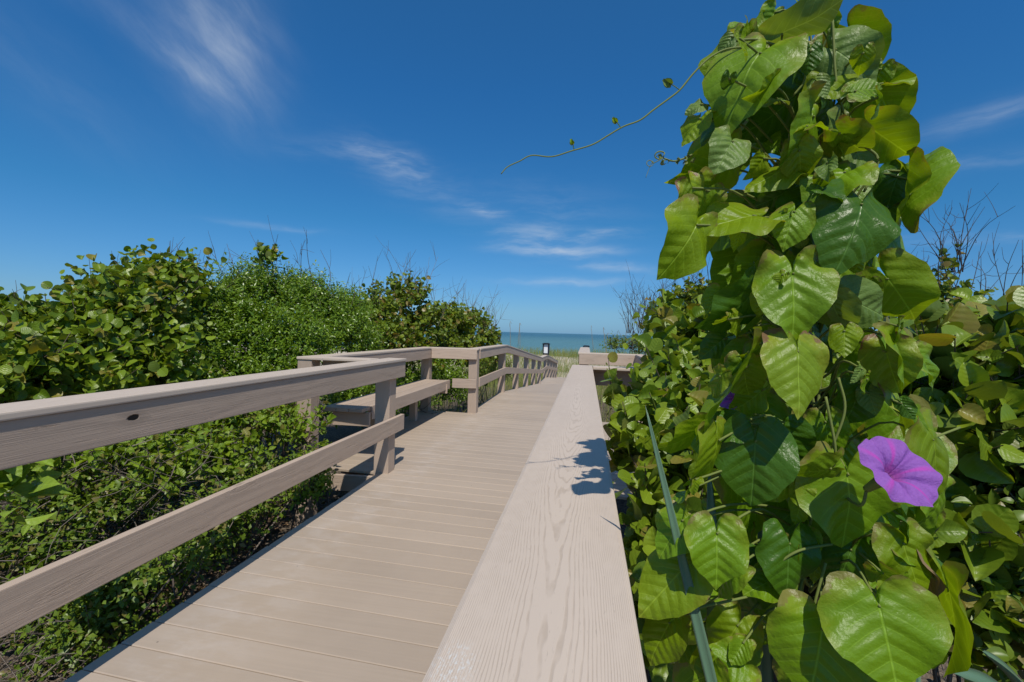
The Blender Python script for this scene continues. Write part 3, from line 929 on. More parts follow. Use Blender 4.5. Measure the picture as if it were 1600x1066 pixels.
bush('creeping_plant', 'dark green creeper in the shade under the lower rail beside the deck edge', 'plant',
     [(300, 870, 3.0, .24), (230, 930, 2.8, .22), (370, 810, 3.3, .24), (170, 990, 2.6, .2), (420, 770, 3.6, .22), (330, 840, 2.9, .2), (270, 900, 2.5, .18), (480, 745, 3.7, .16), (110, 960, 2.7, .18), (60, 1010, 2.6, .18), (190, 930, 2.7, .2), (130, 1040, 2.5, .16)],
     'small_ovate', 1300, 7, .052, m_low, m_twig, None, 21, .2, up=.8)
bush('leafy_plant', 'small bright plant growing at the foot of the alcove platform', 'plant',
     [(490, 772, 3.55, .12), (465, 785, 3.45, .10), (510, 765, 3.6, .08)], 'small_ovate', 110, 7, .045, m_lime, m_bark, None, 22, .14, up=.8)
bush('sea_grape_sprig', 'big pale green round leaves at the left edge under the top rail', 'shrub', [(48, 752, 1.95, .07), (22, 722, 1.9, .06), (20, 790, 1.9, .07), (-10, 760, 1.9, .08)], 'ovate', 16, 4, .135, m_pale, m_bark, None, 41, .10, base=at(-60, 780, 2.0), stems=False, up=1.0)

# right side
bush('sea_grape_shrub', 'round leaved shrub pressing against the foreground handrail on its right', 'shrub',
     [(1055, 590, 2.9, .18), (1075, 540, 3.2, .17), (1050, 525, 3.6, .14), (1000, 665, 2.5, .16), (990, 740, 2.1, .14), (970, 640, 2.9, .10), (1060, 720, 2.2, .24), (1040, 820, 1.9, .18), (1100, 640, 2.7, .24), (1130, 570, 3.0, .22), (1050, 930, 1.7, .2), (1040, 640, 2.6, .14), (1100, 860, 1.8, .25), (1060, 1040, 1.6, .2)],
     'round', 420, 6, .098, m_grape, m_bark, GS, 24, .26, keep=lambda P: P[:, 0] > .085)
bush('sea_grape_shrub', 'round leaved shrub hidden behind the flowering vine', 'shrub',
     [(1180, 660, 2.5, .28), (1260, 620, 2.7, .28), (1200, 760, 2.0, .26), (1330, 640, 2.6, .28), (1160, 560, 3.2, .24), (1400, 660, 2.3, .26), (1300, 800, 1.9, .3), (1220, 920, 1.8, .3), (1380, 880, 1.8, .3)],
     'round', 300, 6, .12, m_grape, m_bark, GS, 25, .30)
bush('sea_grape_shrub', 'large leaved shrub at the right edge under the dead branches', 'shrub',
     [(1470, 600, 2.0, .14), (1545, 580, 2.1, .16), (1600, 590, 1.9, .16), (1530, 640, 1.9, .2), (1450, 650, 2.1, .2), (1610, 670, 1.9, .24), (1480, 700, 1.9, .2)],
     'round', 170, 6, .125, m_grape, m_bark, GS, 26, .24)
bush('pointed_leaf_shrub', 'dull green shrub of pointed leaves at the lower right edge', 'shrub',
     [(1550, 720, 2.0, .24), (1580, 800, 1.8, .22), (1510, 790, 1.9, .2), (1600, 880, 1.7, .22), (1520, 880, 1.8, .2), (1620, 760, 1.8, .24), (1560, 960, 1.7, .2), (1470, 840, 2.0, .2), (1540, 1010, 1.6, .18), (1600, 1030, 1.55, .2), (1490, 960, 1.85, .2), (1640, 960, 1.7, .2)],
     'ovate', 900, 6, .072, m_low, m_twig, None, 27, .2, up=.6)
bush('sea_grape_shrub', 'far right shrub with tangled bare branches against the sky', 'shrub',
     [(1480, 480, 4.6, .22), (1440, 495, 4.8, .22), (1545, 510, 4.4, .24), (1500, 530, 4.2, .26), (1600, 520, 4.2, .26), (1490, 430, 4.7, .10), (1400, 500, 4.9, .22), (1560, 545, 3.8, .26), (1440, 545, 4.0, .26)],
     'disc', 300, 6, .075, m_grape_far, m_dead, GS, 28, .26, bare=46, bare_h=(.35, .85), bare_at=[0, 1, 5, 5, 6, 2, 4])
bush('sea_grape_shrub', 'distant round leaved shrub right of the far rail corner', 'shrub',
     [(1045, 505, 6.6, .24), (1085, 488, 6.2, .28), (1130, 490, 6.2, .28), (1070, 535, 6.6, .24), (1180, 500, 6.0, .32), (1250, 500, 5.8, .32), (1330, 500, 5.6, .32)],
     'disc', 640, 6, .085, m_grape_far, m_dead, GS, 29, .28, bare=40, bare_h=(.4, .8), bare_at=[0, 1, 2, 0, 4])
bush('dead_shrub', 'leafless grey shrub standing against the sea beside the right alcove', 'shrub',
     [(990, 525, 8.5, .16), (1005, 515, 8.7, .16), (1020, 530, 8.3, .18)], 'fine', 10, 3, .03, m_low, m_dead, None, 30, .2, bare=46, bare_h=(.4, .95))
bush('low_bush', 'low yellow green bush in the dune just past the right alcove corner', 'bush',
     [(985, 545, 9.5, .22), (960, 545, 10.5, .22), (1010, 550, 9.0, .24)], 'small_ovate', 260, 7, .06, m_low, m_twig, None, 31, .24)

# ---------------------------------------------------------------- sea oats, thatch, litter
m_oat = twig_mat('sea_oat_blade', (.12, .21, .03), (.34, .28, .085))
rng = np.random.default_rng(50)


def blades(n, X, Y, hmin, hmax, wd, lean=.35):
    Z = gz(X, Y)
    h = rng.uniform(hmin, hmax, n); a = rng.uniform(0, 6.28, n); l = rng.normal(size=(n, 2)) * lean + np.array([.12, .05])
    B = np.stack([X, Y, Z], 1)
    s = np.stack([np.cos(a), np.sin(a), np.zeros(n)], 1) * wd
    m1 = B + np.stack([l[:, 0] * h * .3, l[:, 1] * h * .3, h * .6], 1)
    tp = B + np.stack([l[:, 0] * h, l[:, 1] * h, h * (1 - .25 * np.hypot(l[:, 0], l[:, 1]))], 1)
    V = np.stack([B - s, B + s, m1 + s * .7, m1 - s * .7, tp], 1).reshape(-1, 3)
    k = np.arange(n)[:, None] * 5
    return V, [np.concatenate([k + 0, k + 1, k + 2, k + 3], 1), np.concatenate([k + 3, k + 2, k + 4], 1)]


g = MB()
n = 9000
Y = rng.uniform(8.5, 24, n); X = np.where(rng.random(n) < .55, rng.uniform(-6, -2.05, n), rng.uniform(.35, 4, n))
g.add(*blades(n, X, Y, .35, .85, .004))
n = 15000
Y = rng.uniform(29.5, 52, n); X = rng.uniform(-14, 12, n)
g.add(*blades(n, X, Y, .5, 1.1, .011))
n = 2600
Y = rng.uniform(20, 31, n); X = np.where(rng.random(n) < .5, rng.uniform(-7, -2.3, n), rng.uniform(.5, 5, n))
g.add(*blades(n, X, Y, .5, 1.1, .008))
o = g.build('dune_grass', m_oat, None, False)
tag(o, 'yellow green dune grass growing around the ramp and on the dune before the sea', 'grass', kind='stuff')

m_oat2 = twig_mat('oat_stalk', (.20, .17, .10), (.42, .36, .24))
for i, (px_, d_, h_) in enumerate([(800, 14, 1.9), (815, 15, 1.75), (806, 17, 2.0), (960, 12, 1.7), (975, 13, 1.9), (945, 15, 1.7), (935, 17, 1.6)]):
    P0 = at(px_, 540, d_); x0, y0 = P0[0], P0[1]
    z0 = float(gz(x0, y0))
    e = empty('sea_oat', (x0, y0, z0), 'tall thin seed stalk of sea oats standing above the dune grass', 'grass stalk', 'sea oat stalks against the sea')
    W = MB()
    tip = np.array([x0 + rng.normal() * .12, y0, EYE + rng.uniform(.05, .35)])
    path = smooth_path([(x0, y0, z0), ((x0 + tip[0]) / 2, y0, (z0 + tip[2]) / 2 + .1), tip], 9)
    tube(W, path, .0032, .0018, 4, False); W.build('stalk', m_oat2, e)
    S_ = MB(); hd = smooth_path([path[-4], path[-2], tip, tip + np.array([.05, 0, -.06])], 16)
    tube(S_, hd + rng.normal(size=hd.shape) * .004, .009, .003, 5); S_.build('seed_head', m_oat2, e)

# dry twig thatch on the slope left of the near rails
W = MB()
for k in range(2300):
    x = rng.uniform(-4.6, -2.0); y = rng.uniform(.4, 4.6)
    z = float(gz(x, y)) + rng.uniform(.02, .32) + max(0, -x - 2.3) * .34
    a = rng.uniform(0, 6.28); l = rng.uniform(.12, .42); d = np.array([math.cos(a), math.sin(a), rng.normal() * .35]) * l
    p = np.array([x, y, z])
    if (p + d)[0] > -1.95: continue
    tube(W, smooth_path([p, p + d * .5 + rng.normal(size=3) * .03, p + d], 4), rng.uniform(.002, .005), .0015, 3, False)
for k in range(260):
    p = at(rng.uniform(40, 330), rng.uniform(690, 880), rng.uniform(2.75, 3.5))
    a = rng.uniform(0, 6.28); l = rng.uniform(.10, .45); d = np.array([math.cos(a), math.sin(a), rng.normal() * .4]) * l
    if max(p[0], (p + d)[0]) > -2.05: continue
    tube(W, smooth_path([p, p + d * .5 + rng.normal(size=3) * .035, p + d], 5), rng.uniform(.002, .0045), .0015, 3, False)
for k in range(500):
    x = rng.uniform(.4, 3.2); y = rng.uniform(.6, 3.6); z = float(gz(x, y)) + rng.uniform(.02, .4)
    a = rng.uniform(0, 6.28); l = rng.uniform(.12, .4); d = np.array([math.cos(a), math.sin(a), rng.normal() * .4]) * l
    p = np.array([x, y, z]); tube(W, smooth_path([p, p + d * .5 + rng.normal(size=3) * .03, p + d], 4), .003, .0015, 3, False)
o = W.build('dry_twigs', m_twig, None)
tag(o, 'tangle of dry grey twigs covering the slope under the shrubs', 'twigs', kind='stuff')
L = MB()
n = 5200
X = np.concatenate([rng.uniform(-4.5, -1.9, 3400), rng.uniform(.2, 3.5, 1800)]); Y = rng.uniform(-.5, 5, n)
O = np.stack([X, Y, gz(X, Y) + rng.uniform(.005, .03, n)], 1)
Dr = rng.normal(size=(n, 3)) * np.array([1, 1, .25]); Nn = rng.normal(size=(n, 3)) * .35 + np.array([0, 0, 1])
scatter(L, 'small_ovate', O, Dr, Nn, rng.uniform(.04, .10, n), rng)
m_litter = leaf_mat('dry_leaf', (.12, .075, .045), (.34, .23, .14), trans=.1, rough=.8, spec=.1)
o = L.build('leaf_litter', m_litter, None)
tag(o, 'brown fallen leaves lying on the soil beside the deck', 'fallen leaves', kind='stuff')

# low growth carpeting the sand away from the boardwalk on both sides
cr_ = np.random.default_rng(77)
L = MB(); n = 26000
X = np.where(cr_.random(n) < .6, -cr_.uniform(3.6, 15, n), cr_.uniform(2.6, 11, n)); Y = cr_.uniform(-3, 19, n)
hgt = .12 + .55 * np.maximum(0, np.sin(X * 1.3 + 1) * np.sin(Y * 1.1) + .35 * np.sin(X * 2.9 + Y * 2.1))
O = np.stack([X, Y, gz(X, Y) + hgt * cr_.uniform(.3, 1, n)], 1)
ok = ~((np.linalg.norm(O[:, :2], axis=1) < 5.5) & (O[:, 2] > -.2))
scatter(L, 'small_ovate', O[ok], cr_.normal(size=(n, 3))[ok], (np.array([0, -.2, .7]) + cr_.normal(size=(n, 3)) * .6)[ok], cr_.uniform(.07, .17, n)[ok], cr_)
o = L.build('ground_cover', m_low, None)
tag(o, 'low green growth carpeting the dune behind the shrubs on both sides', 'ground cover', kind='stuff')
# ---------------------------------------------------------------- the flowering vine
_TH = np.radians([0, 6, 14, 28, 48, 70, 95, 120, 140, 156, 168, 180])
_RR = np.array([1.0, .93, .865, .80, .735, .68, .62, .57, .52, .42, .25, .03])


def heart(rng, wscale=.92, fold=.1, curl=.3, ripple=.05, rings=9, seg=44, twist=0.0):
    th = np.linspace(-math.pi, math.pi, seg + 1)
    R = np.interp(np.abs(th), _TH, _RR)
    ph = rng.uniform(0, 6.28, 4)
    R = R * (1 + .028 * np.sin(3 * th + ph[2]) + .022 * np.sin(5 * th + ph[0]) + .018 * np.sin(9 * th + ph[1]) + .012 * np.sin(17 * th + ph[3]))
    V, UV = [], []
    for i in range(rings + 1):
        q = (i / rings) ** .85
        r = R * q
        x = np.sin(th) * r; y = np.cos(th) * r
        ed = q ** 2.5
        z = fold * (np.sqrt(x * x + .004) - .06) - curl * (y - .15) ** 2 * np.sign(y + .6) - .22 * x * x
        z = z + ripple * ed * (np.sin(4 * th + ph[2]) + .7 * np.sin(7 * th + ph[3])) * .8
        z = z + .009 * np.sin((y - .5 * np.abs(x)) * 30 + ph[1]) * np.minimum(1, np.abs(x) * 9) * np.maximum(0, 1 - np.abs(x) * 2.2) + .016 * np.sin(x * 9 + ph[0]) * np.sin(y * 8 + ph[1]) + twist * x * y
        V.append(np.stack([x * wscale, y, z], 1)); UV.append(np.stack([x, y], 1))
    V = np.concatenate(V); UV = np.concatenate(UV); n = seg + 1
    F = []
    for i in range(rings):
        for j in range(seg):
            F.append((i * n + j, i * n + j + 1, (i + 1) * n + j + 1, (i + 1) * n + j))
    return V, np.array(F), UV


def vine_leaf_mat(name, dark, light, **k):
    return leaf_mat(name, dark, light, veins=.55, trans=k.get('trans', .30), rough=k.get('rough', .38), spec=k.get('spec', .34), brown=k.get('brown', 0), back=k.get('back'))


VM = {
    'm': vine_leaf_mat('vine_leaf', (.11, .225, .006), (.175, .30, .008), brown=.55),
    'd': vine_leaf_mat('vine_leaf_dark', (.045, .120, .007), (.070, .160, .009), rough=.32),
    'p': vine_leaf_mat('vine_leaf_pale', (.13, .225, .040), (.17, .26, .055), rough=.42, brown=.2),
    'y': vine_leaf_mat('vine_leaf_yellow', (.160, .275, .006), (.235, .345, .010), trans=.44, brown=.5),
    'b': vine_leaf_mat('vine_leaf_browning', (.165, .265, .010), (.21, .31, .014), brown=1.0),
    'o': vine_leaf_mat('vine_leaf_old', (.42, .26, .015), (.46, .30, .02), brown=.6),
    'x': vine_leaf_mat('vine_leaf_dry', (.20, .13, .07), (.26, .18, .10), spec=.2, rough=.7, trans=.15),
}
m_petiole = twig_mat('vine_stem', (.12, .17, .03), (.20, .23, .05))

# base px, tip px, width px, depth, tip depth change, kind
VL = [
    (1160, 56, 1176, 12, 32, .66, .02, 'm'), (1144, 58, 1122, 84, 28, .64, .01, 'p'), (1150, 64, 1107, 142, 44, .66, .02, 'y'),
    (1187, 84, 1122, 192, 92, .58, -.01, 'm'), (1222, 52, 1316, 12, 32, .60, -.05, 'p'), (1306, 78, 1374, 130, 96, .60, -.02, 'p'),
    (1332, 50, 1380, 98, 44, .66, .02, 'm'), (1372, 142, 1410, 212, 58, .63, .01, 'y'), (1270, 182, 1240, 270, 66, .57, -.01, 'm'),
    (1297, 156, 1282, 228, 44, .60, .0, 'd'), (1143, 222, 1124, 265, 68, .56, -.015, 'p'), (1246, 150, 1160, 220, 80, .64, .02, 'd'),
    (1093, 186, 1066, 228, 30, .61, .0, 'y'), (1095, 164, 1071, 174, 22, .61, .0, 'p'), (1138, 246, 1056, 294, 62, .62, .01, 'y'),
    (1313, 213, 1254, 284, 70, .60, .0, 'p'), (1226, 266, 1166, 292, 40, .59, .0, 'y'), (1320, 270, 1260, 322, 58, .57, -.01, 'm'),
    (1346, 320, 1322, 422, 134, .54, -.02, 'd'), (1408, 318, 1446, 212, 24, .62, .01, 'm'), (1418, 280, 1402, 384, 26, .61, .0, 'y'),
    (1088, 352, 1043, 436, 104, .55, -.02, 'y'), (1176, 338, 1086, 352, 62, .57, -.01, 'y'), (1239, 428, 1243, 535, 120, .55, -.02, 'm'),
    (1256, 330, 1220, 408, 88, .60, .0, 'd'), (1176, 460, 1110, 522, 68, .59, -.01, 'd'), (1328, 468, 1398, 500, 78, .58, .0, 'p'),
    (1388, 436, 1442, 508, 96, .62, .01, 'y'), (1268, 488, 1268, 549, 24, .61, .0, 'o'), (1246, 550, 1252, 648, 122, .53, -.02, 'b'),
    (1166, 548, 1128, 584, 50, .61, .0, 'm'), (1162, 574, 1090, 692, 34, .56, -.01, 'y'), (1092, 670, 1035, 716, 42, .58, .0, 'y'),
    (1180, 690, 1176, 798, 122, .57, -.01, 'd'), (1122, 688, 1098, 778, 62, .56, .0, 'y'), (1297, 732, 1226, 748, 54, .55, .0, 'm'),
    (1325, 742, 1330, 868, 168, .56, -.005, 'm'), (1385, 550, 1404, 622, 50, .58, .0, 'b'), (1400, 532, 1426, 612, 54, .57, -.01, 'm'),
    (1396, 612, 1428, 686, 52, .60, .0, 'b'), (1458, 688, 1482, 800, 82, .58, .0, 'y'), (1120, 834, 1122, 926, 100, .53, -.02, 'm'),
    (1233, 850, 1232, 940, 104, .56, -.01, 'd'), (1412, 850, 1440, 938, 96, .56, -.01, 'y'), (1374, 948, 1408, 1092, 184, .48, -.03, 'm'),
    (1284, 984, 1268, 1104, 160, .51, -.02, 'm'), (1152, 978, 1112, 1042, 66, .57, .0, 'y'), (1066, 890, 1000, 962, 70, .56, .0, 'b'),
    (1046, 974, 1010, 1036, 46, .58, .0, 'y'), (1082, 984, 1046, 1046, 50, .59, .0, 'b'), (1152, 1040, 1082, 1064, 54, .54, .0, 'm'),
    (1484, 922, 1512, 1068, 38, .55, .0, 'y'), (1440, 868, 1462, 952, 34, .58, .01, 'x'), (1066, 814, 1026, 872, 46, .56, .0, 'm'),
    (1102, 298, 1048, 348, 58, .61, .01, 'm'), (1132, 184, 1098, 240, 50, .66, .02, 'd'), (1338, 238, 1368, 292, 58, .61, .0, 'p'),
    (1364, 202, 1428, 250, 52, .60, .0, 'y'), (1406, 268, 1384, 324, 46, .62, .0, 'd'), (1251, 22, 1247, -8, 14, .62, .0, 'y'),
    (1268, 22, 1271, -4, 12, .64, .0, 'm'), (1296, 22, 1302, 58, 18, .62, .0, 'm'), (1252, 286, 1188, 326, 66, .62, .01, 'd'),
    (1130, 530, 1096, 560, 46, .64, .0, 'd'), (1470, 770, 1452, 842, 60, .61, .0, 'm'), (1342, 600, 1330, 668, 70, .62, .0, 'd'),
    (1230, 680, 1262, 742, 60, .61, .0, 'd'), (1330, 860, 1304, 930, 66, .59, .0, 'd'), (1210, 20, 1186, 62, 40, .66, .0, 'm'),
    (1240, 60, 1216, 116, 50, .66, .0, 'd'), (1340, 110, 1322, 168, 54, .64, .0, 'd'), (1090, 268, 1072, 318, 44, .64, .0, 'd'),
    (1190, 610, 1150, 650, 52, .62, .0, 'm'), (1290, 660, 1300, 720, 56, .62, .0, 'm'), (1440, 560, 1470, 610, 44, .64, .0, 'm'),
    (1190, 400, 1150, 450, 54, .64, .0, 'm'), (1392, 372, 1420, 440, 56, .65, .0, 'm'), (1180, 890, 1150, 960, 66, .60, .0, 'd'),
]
vrng = np.random.default_rng(5)
# smaller leaves of many ages filling in between the large ones
_S = [(20, 1170, 1330), (100, 1135, 1375), (200, 1100, 1405), (300, 1075, 1400), (400, 1110, 1410), (500, 1130, 1420), (600, 1110, 1430), (700, 1090, 1480), (800, 1080, 1490), (900, 1030, 1480), (1060, 1020, 1500)]
for _k in range(92):
    _y = vrng.uniform(60, 1050); _x = vrng.uniform(np.interp(_y, [s[0] for s in _S], [s[1] for s in _S]), np.interp(_y, [s[0] for s in _S], [s[2] for s in _S]))
    if 1320 < _x < 1500 and 640 < _y < 800: continue
    if 1200 < _x < 1320 and 520 < _y < 660: continue
    _l = vrng.uniform(20, 58); _a = vrng.normal() * .7 + (.5 if _x > 1260 else -.5)
    VL.append((_x, _y, _x + _l * math.sin(_a), _y + _l * math.cos(_a), _l * vrng.uniform(.5, 1.0), vrng.uniform(.54, .61), vrng.uniform(-.015, .02), 'mmmypdbyy'[vrng.integers(0, 9)]))
vb = at(1262, 1300, .70)
vine = empty('flowering_vine', (vb[0], vb[1], float(gz(vb[0], vb[1]))), 'big heart leaved climbing vine with a purple trumpet flower right of the foreground handrail', 'vine')
AX = smooth_path([np.array([vb[0], vb[1], -.9]), at(1262, 1080, .70), at(1278, 860, .69), at(1262, 640, .70), at(1272, 430, .70), at(1258, 220, .70), at(1256, 30, .69)], 70)
for i, (bx, by, tx, ty, wpx, d, dd, kind) in enumerate(VL):
    P, T = at(bx, by, d), at(tx, ty, d + dd)
    L = np.linalg.norm(T - P); y = (T - P) / L
    n0 = nrm(nrm(CP - (P + T) / 2) * .25 - FW); n0 = nrm(n0 - y * (n0 @ y)); x0 = np.cross(y, n0)
    nat = L * 1.03
    wid = wpx * (.93 if wpx > 95 else 1) * d / FPX
    ratio = min(1.0, wid / nat)
    roll_ = math.acos(max(.25, ratio)) * (1.0 if ratio < .65 else .8) * (1 if vrng.random() < .5 else -1)
    wsc = .80 * max(1.0, wid / nat) * (1.0 if ratio > .5 else .85)
    if ratio >= 1: roll_ = vrng.uniform(-.25, .25)
    # lean the blade a little up to the light
    n1 = nrm(n0 * math.cos(roll_) + x0 * math.sin(roll_)); x1 = np.cross(y, n1)
    V, F, UV = heart(vrng, wsc, fold=vrng.uniform(-.02, .30), curl=vrng.uniform(.08, .50), ripple=vrng.uniform(.045, .115), twist=vrng.uniform(-.5, .5))
    W_ = P + L * (V[:, :1] * x1 + V[:, 1:2] * y + V[:, 2:3] * n1)
    lm = MB(); lm.add(W_, F, UV)
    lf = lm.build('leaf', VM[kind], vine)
    # leaf stalk back to the twining stem
    k = int(np.argmin(np.abs(AX[:, 2] - (P[2] - .05)) + vrng.uniform(0, .01, len(AX))))
    a = AX[k]
    q = MB()
    m1 = P + (a - P) * .35 + np.array([0, 0, .02]) - y * L * .12
    tube(q, smooth_path([P + n1 * .001, m1, P + (a - P) * .75 + vrng.normal(size=3) * .01, a], 12), .0014, .0019, 6)
    q.build('leaf_stalk', m_petiole, lf)

# inner foliage further back
SIL = [(-10, 1205, 1285), (60, 1175, 1320), (100, 1160, 1345), (200, 1120, 1380), (300, 1085, 1395), (400, 1130, 1395), (500, 1150, 1400), (600, 1140, 1400), (700, 1130, 1450), (800, 1110, 1450), (900, 1050, 1440), (1080, 1040, 1480)]
k = 150
py_ = vrng.uniform(60, 1075, k)
lo = np.interp(py_, [s[0] for s in SIL], [s[1] for s in SIL]); hi = np.interp(py_, [s[0] for s in SIL], [s[2] for s in SIL])
px_ = vrng.uniform(lo, hi)
fm = MB()
for j in range(k):
    d = vrng.uniform(.64, .84)
    P = at(px_[j], py_[j], d)
    y = nrm(np.array([vrng.normal() * .5, vrng.normal() * .3 - .15, -1 + vrng.normal() * .4]))
    n0 = nrm(np.array([vrng.normal() * .6, -.8 + vrng.normal() * .4, .5 + vrng.normal() * .4])); n0 = nrm(n0 - y * (n0 @ y)); x0 = np.cross(y, n0)
    V, F, UV = heart(vrng, .8, fold=vrng.uniform(-.05, .25), curl=vrng.uniform(.1, .4), rings=5, seg=28)
    fm.add(P + vrng.uniform(.045, .095) * (V[:, :1] * x0 + V[:, 1:2] * y + V[:, 2:3] * n0), F, UV)
fm.build('foliage', VM['m'], vine)

# twining stems
q = MB()
for s in range(4):
    ph = s * 1.7
    t = np.linspace(0, 1, len(AX))
    off = np.stack([np.cos(t * 16 + ph), np.sin(t * 16 + ph), 0 * t], 1) * (.022 - .012 * t)[:, None]
    tube(q, AX + off, .0042 if s == 0 else .003, .0016, 6)
q.build('stem', m_petiole, vine)
for (a, b_, c_, d) in [((1300, 20), (1310, 150), (1345, 225), .60), ((1255, 60), (1258, 120), (1240, 150), .61), ((1210, 70), (1180, 62), (1150, 64), .60), ((1345, 225), (1372, 250), (1350, 300), .585),
                       ((1290, 620), (1305, 700), (1300, 740), .56), ((1215, 880), (1250, 860), (1300, 850), .56), ((1150, 110), (1200, 120), (1240, 100), .62), ((1290, 880), (1270, 960), (1280, 1000), .55),
                       ((1405, 735), (1425, 700), (1500, 668), .60), ((1310, 590), (1320, 640), (1300, 700), .57), ((1040, 960), (1090, 950), (1180, 930), .57), ((1060, 875), (1130, 890), (1200, 890), .58)]:
    q = MB(); tube(q, smooth_path([at(*a, d), at(*b_, d - .005), at(*c_, d)], 14), .0016, .0016, 6)
    q.build('side_shoot', m_petiole, vine)

# long tendril reaching out to the left
TP = [(1190, 72), (1140, 76), (1116, 86), (1100, 98), (1081, 118), (1062, 141), (1043, 156), (1021, 172), (1000, 188), (974, 198), (950, 212), (926, 226), (893, 236), (862, 245), (831, 243), (812, 252), (793, 261), (783, 272)]
q = MB(); path = smooth_path([at(x, y, .60) for x, y in TP], 90)
tube(q, path, .0014, .0007, 7)
tn = q.build('tendril', m_petiole, vine)
for (bx, by, tx, ty, s, kd) in [(1062, 141, 1046, 131, .0065, 'p'), (970, 200, 962, 190, .0042, 'y'), (897, 234, 894, 224, .0036, 'm')]:
    a, b_ = at(bx, by, .60), at(tx, ty, .597)
    bd = MB(); tube(bd, smooth_path([a, (a + b_) / 2 + np.array([0, 0, .001]), b_], 6), .0006, .0006, 5)
    dd_ = nrm(b_ - a)
    for ang in (-.5, .5):
        V, F, UV = heart(vrng, .8, fold=.5, curl=.6, rings=4, seg=20)
        xx = nrm(np.cross(dd_, nrm(CP - b_) + np.array([ang, 0, 0]))); nn = np.cross(xx, dd_)
        bd.add(b_ + s * 1.6 * (V[:, :1] * xx + V[:, 1:2] * dd_ + V[:, 2:3] * nn), F, UV)
    bd.build('bud', VM[kd], tn)
# curled shoot below it
q = MB()
cur = [at(1085, 240, .61), at(1068, 248, .61), at(1052, 252, .605), at(1036, 247, .60)]
path = list(smooth_path(cur, 20))
c0 = at(1031, 243, .60)
for t in np.linspace(0, 9.0, 40):
    r_ = .0058 * (1 - t / 13)
    path.append(c0 + RT * r_ * math.cos(t * 1.0 + .6) * 1.3 + UP * r_ * math.sin(t + .6) + FW * t * .0006)
tube(q, np.array(path), .0013, .0004, 6)
path = [at(1036, 247, .60)]
c0 = at(1015, 256, .598)
for t in np.linspace(0, 7.0, 30):
    path.append(c0 + RT * .0042 * math.cos(t) + UP * .0042 * math.sin(t) - FW * t * .0004)
path += list(smooth_path([path[-1], at(1014, 264, .597), at(1009, 278, .596)], 8))
tube(q, np.array(path), .0006, .0003, 5)
for j in range(16):
    P = at(1040 + vrng.uniform(-14, 45), 249 + vrng.uniform(-7, 8), .603)
    V, F, UV = heart(vrng, .6, fold=.5, curl=.7, rings=3, seg=16)
    yy_ = nrm(vrng.normal(size=3)); nn = nrm(np.cross(yy_, vrng.normal(size=3))); xx = np.cross(yy_, nn)
    q.add(P + .0055 * (V[:, :1] * xx + V[:, 1:2] * yy_ + V[:, 2:3] * nn), F, UV)
q.build('curled_shoot', m_petiole, vine)

# trumpet flowers
m, nt, p = new_mat('violet_petal')
uvv = nt.n('ShaderNodeTexCoord').outputs['UV']
sx = nt.sep(uvv)
rad = nt.vm('LENGTH', nt.vm('MULTIPLY', uvv, (1, 1, 0)))
ang = nt.m('ARCTAN2', sx[1], sx[0])
sec = nt.m('ABSOLUTE', nt.m('SUBTRACT', nt.m('FRACT', nt.m('ADD', nt.m('MULTIPLY', ang, 5 / (2 * math.pi)), .5)), .5))
star = nt.m('MULTIPLY', nt.ramp(sec, (.02, .13, 1, 0)), nt.ramp(rad, (.55, 1.05, 1, .25)))
nz = nt.noise(uvv, 9.0, 4, .6)
c = nt.mix(nz, (.27, .10, .45), (.40, .16, .60))
c = nt.mix(nt.m('MULTIPLY', star, .85), c, (.56, .08, .52))
c = nt.mix(nt.ramp(rad, (.14, .34, 1, 0)), c, (.50, .12, .50))
c = nt.mix(nt.ramp(rad, (.05, .17, 1, 0)), c, (.62, .36, .60))
nt.put(p.inputs['Base Color'], c); p.inputs['Roughness'].default_value = .6; p.inputs['Specular IOR Level'].default_value = .2
wr = nt.noise(nt.scale(uvv, (1, 1, 1)), 16.0, 4, .65, .6)
nt.put(p.inputs['Normal'], nt.bump(wr, .5, .004))
tr = nt.n('ShaderNodeBsdfTranslucent'); nt.put(tr.inputs[0], c)
mx = nt.n('ShaderNodeMixShader'); mx.inputs[0].default_value = .3
nt.L.new(p.outputs[0], mx.inputs[1]); nt.L.new(tr.outputs[0], mx.inputs[2]); nt.L.new(mx.outputs[0], nt.N['Material Output'].inputs[0])
m_petal = m


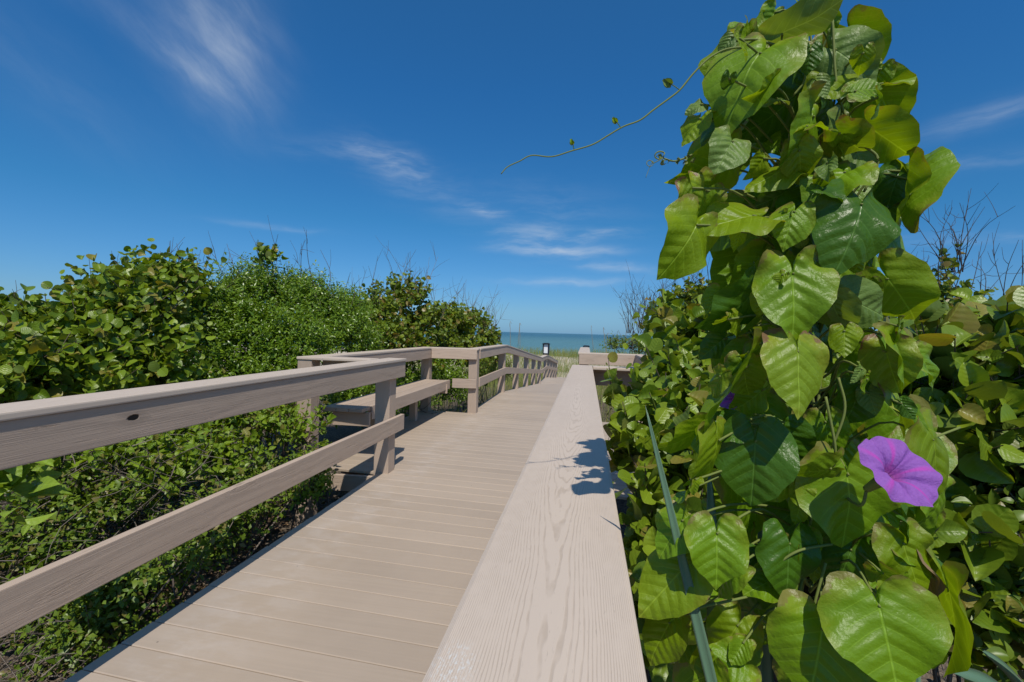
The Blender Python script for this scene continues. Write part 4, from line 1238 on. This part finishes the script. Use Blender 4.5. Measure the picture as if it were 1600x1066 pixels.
def flower(cx, cy, d, rpx, tilt, tdir, spin, label=None, close=0.0):
    C0 = at(cx, cy, d); R_ = rpx * d / FPX
    tocam = nrm(nrm(CP - C0) * .2 - FW)
    side = nrm(RT * tdir[0] - UP * tdir[1]); side = nrm(side - tocam * (side @ tocam))
    n = tocam * math.cos(tilt) + side * math.sin(tilt)
    x = nrm(np.cross(n, tocam + .01 * RT)); y = np.cross(n, x)
    rings, seg = 22, 100
    V, UV = [], []
    for i in range(rings + 1):
        r = (i / rings)
        th = np.arange(seg) * 2 * math.pi / seg
        out = 1 + .050 * np.cos(5 * (th - spin)) + .022 * np.sin(3 * th + 1) + .016 * np.sin(13 * th + 2)
        rr = r * out
        z = -.95 * np.exp(-r / .16) - .10 * np.exp(-r / .5) + .10 * r - .13 * r ** 4 + close * r * r
        crease = np.exp(-(((((th - spin) * 5 / (2 * math.pi)) % 1) - .5) / .10) ** 2)
        z = z - .13 * crease * np.sin(math.pi * min(1, r * 1.0)) + .06 * r * r * np.sin(5 * th + 1.3) + .045 * r * r * np.sin(11 * th + .4) + .04 * r ** 2 * np.sin(2 * th + .5)
        xs_, ys_ = np.cos(th) * rr, np.sin(th) * rr
        V.append(C0 + R_ * (xs_[:, None] * x + ys_[:, None] * y + z[:, None] * n))
        a2 = th - spin
        UV.append(np.stack([np.cos(a2) * r, np.sin(a2) * r], 1))
    V = np.concatenate(V); UV = np.concatenate(UV)
    F = [(i * seg + j, i * seg + (j + 1) % seg, (i + 1) * seg + (j + 1) % seg, (i + 1) * seg + j) for i in range(rings) for j in range(seg)]
    fm_ = MB(); fm_.add(V, np.array(F), UV)
    fl = fm_.build('flower', m_petal, vine)
    if label: fl['label'] = label
    c_ = MB()
    b0 = C0 - n * R_ * .95
    tube(c_, smooth_path([b0 + n * R_ * .35, b0, b0 - n * R_ * .35], 8), R_ * .17, R_ * .10, 10)
    tube(c_, smooth_path([b0 - n * R_ * .3, b0 - n * R_ * .8 - np.array([0, 0, .01]), AX[int(np.argmin(np.abs(AX[:, 2] - C0[2] + .05)))]], 12), .0016, .002, 6)
    c_.build('calyx', m_petiole, fl)


flower(1407, 733, .485, 59, .72, (.30, -.95), .35, 'open violet trumpet flower with a magenta star')
flower(1144, 622, .645, 20, .9, (-.7, -.3), .1, 'violet flower half hidden behind leaves', .4)

# ---------------------------------------------------------------- sword leaved plants and stalk
m, nt, p = new_mat('sword_leaf')
tc = nt.n('ShaderNodeTexCoord').outputs['UV']
st = nt.noise(nt.scale(tc, (3, 60, 1)), 1.0, 3, .6)
c = nt.mix(st, (.070, .145, .085), (.12, .205, .125))
ed = nt.ramp(nt.m('ABSOLUTE', nt.m('SUBTRACT', nt.sep(tc)[1], .5)), (.44, .49, 0, 1))
c = nt.mix(nt.m('MULTIPLY', ed, .5), c, (.20, .22, .13))
nt.put(p.inputs['Base Color'], c); p.inputs['Roughness'].default_value = .45
nt.put(p.inputs['Normal'], nt.bump(st, .2, .003))
m_sword = m


def sword(parent, p0, p1, wid, bow, nrm_hint):
    p0, p1 = np.array(p0), np.array(p1)
    t = np.linspace(0, 1, 15)
    path = p0 + (p1 - p0) * t[:, None] + np.array([0, 0, 1.0]) * (bow * np.sin(t * math.pi))[:, None]
    tg = nrm(np.gradient(path, axis=0)); nh = nrm(np.array(nrm_hint)); nn = nrm(nh - tg * (tg @ nh)[:, None]); sd = np.cross(tg, nn)
    w_ = wid * np.minimum(1, (1 - t) ** .55 * 1.05) * (.75 + .25 * np.minimum(1, t * 4))
    cols = [(-1, .16), (-.5, .02), (0, -.06), (.5, .02), (1, .16), (.5, -.10), (0, -.20), (-.5, -.10)]
    V = np.concatenate([path + sd * (w_ * .5 * a)[:, None] + nn * (w_ * b_)[:, None] for a, b_ in cols]).reshape(8, 15, 3).transpose(1, 0, 2).reshape(-1, 3)
    UV = np.stack([np.repeat(t, 8), np.tile([0, .25, .5, .75, 1, .75, .5, .25], 15)], 1)
    F = [(i * 8 + j, i * 8 + (j + 1) % 8, (i + 1) * 8 + (j + 1) % 8, (i + 1) * 8 + j) for i in range(14) for j in range(8)]
    s_ = MB(); s_.add(V, [np.array(F), np.array([list(range(7, -1, -1))]), np.array([list(range(112, 120))])], UV)
    s_.build('blade', m_sword, parent)


ab = at(1200, 1500, .82)
ag = empty('sword_leaved_plant', (ab[0], ab[1], float(gz(ab[0], ab[1]))), 'blue green sword leaved plant standing inside the flowering vine', 'plant')
for (b0, t0, wpx, d0, d1, bow) in [((1132, 1150), (1008, 632), 20, .53, .57, .0), ((1132, 1250), (1108, 728), 40, .60, .66, .0), ((1285, 1250), (1293, 385), 36, .76, .74, .0), ((1205, 1250), (1186, 760), 26, .80, .86, .0),
                                   ((1340, 1250), (1352, 800), 22, .76, .85, .0), ((1400, 1250), (1382, 600), 28, .84, .95, .0), ((1100, 1250), (1070, 860), 20, .85, .95, .0), ((1430, 1260), (1425, 900), 26, .9, 1.05, .01)]:
    P0, P1 = at(*b0, d0), at(*t0, d1)
    sword(ag, P0, P1, wpx * d0 / FPX, bow, CP - P1 + np.array([0, 0, .1]))
ab = at(1600, 1180, 1.25)
ag = empty('sword_leaved_plant', (ab[0], ab[1], float(gz(ab[0], ab[1]))), 'broad sword leaves low in the bottom right corner beyond the vine', 'plant')
for (b0, t0, wpx, d0, d1, bow) in [((1620, 1140), (1490, 1052), 60, 1.2, 1.1, .03), ((1640, 1140), (1535, 1018), 50, 1.3, 1.25, .03), ((1660, 1140), (1640, 990), 56, 1.25, 1.3, .02), ((1600, 1160), (1440, 1100), 50, 1.2, 1.05, .03)]:
    P0, P1 = at(*b0, d0), at(*t0, d1)
    sword(ag, P0, P1, wpx * d0 / FPX, bow, (0, -.3, 1))
sb = at(1268, 1300, .74)
st_ = MB()
pth = smooth_path([np.array([sb[0], sb[1], -.95]), at(1270, 1000, .74), at(1276, 700, .74), at(1268, 400, .74), at(1256, 110, .73)], 60)
tube(st_, pth + RNG.normal(size=pth.shape) * .0012, .020, .012, 12)
m_stalk = plain_mat('dark_stalk', (.035, .024, .018), .85, .15, .5, 40, .6, (1, 1, .3))
stk = st_.build('dead_stalk', m_stalk, None)
tag(stk, 'dark dead stalk that the flowering vine climbs, seen between its leaves', 'stalk')
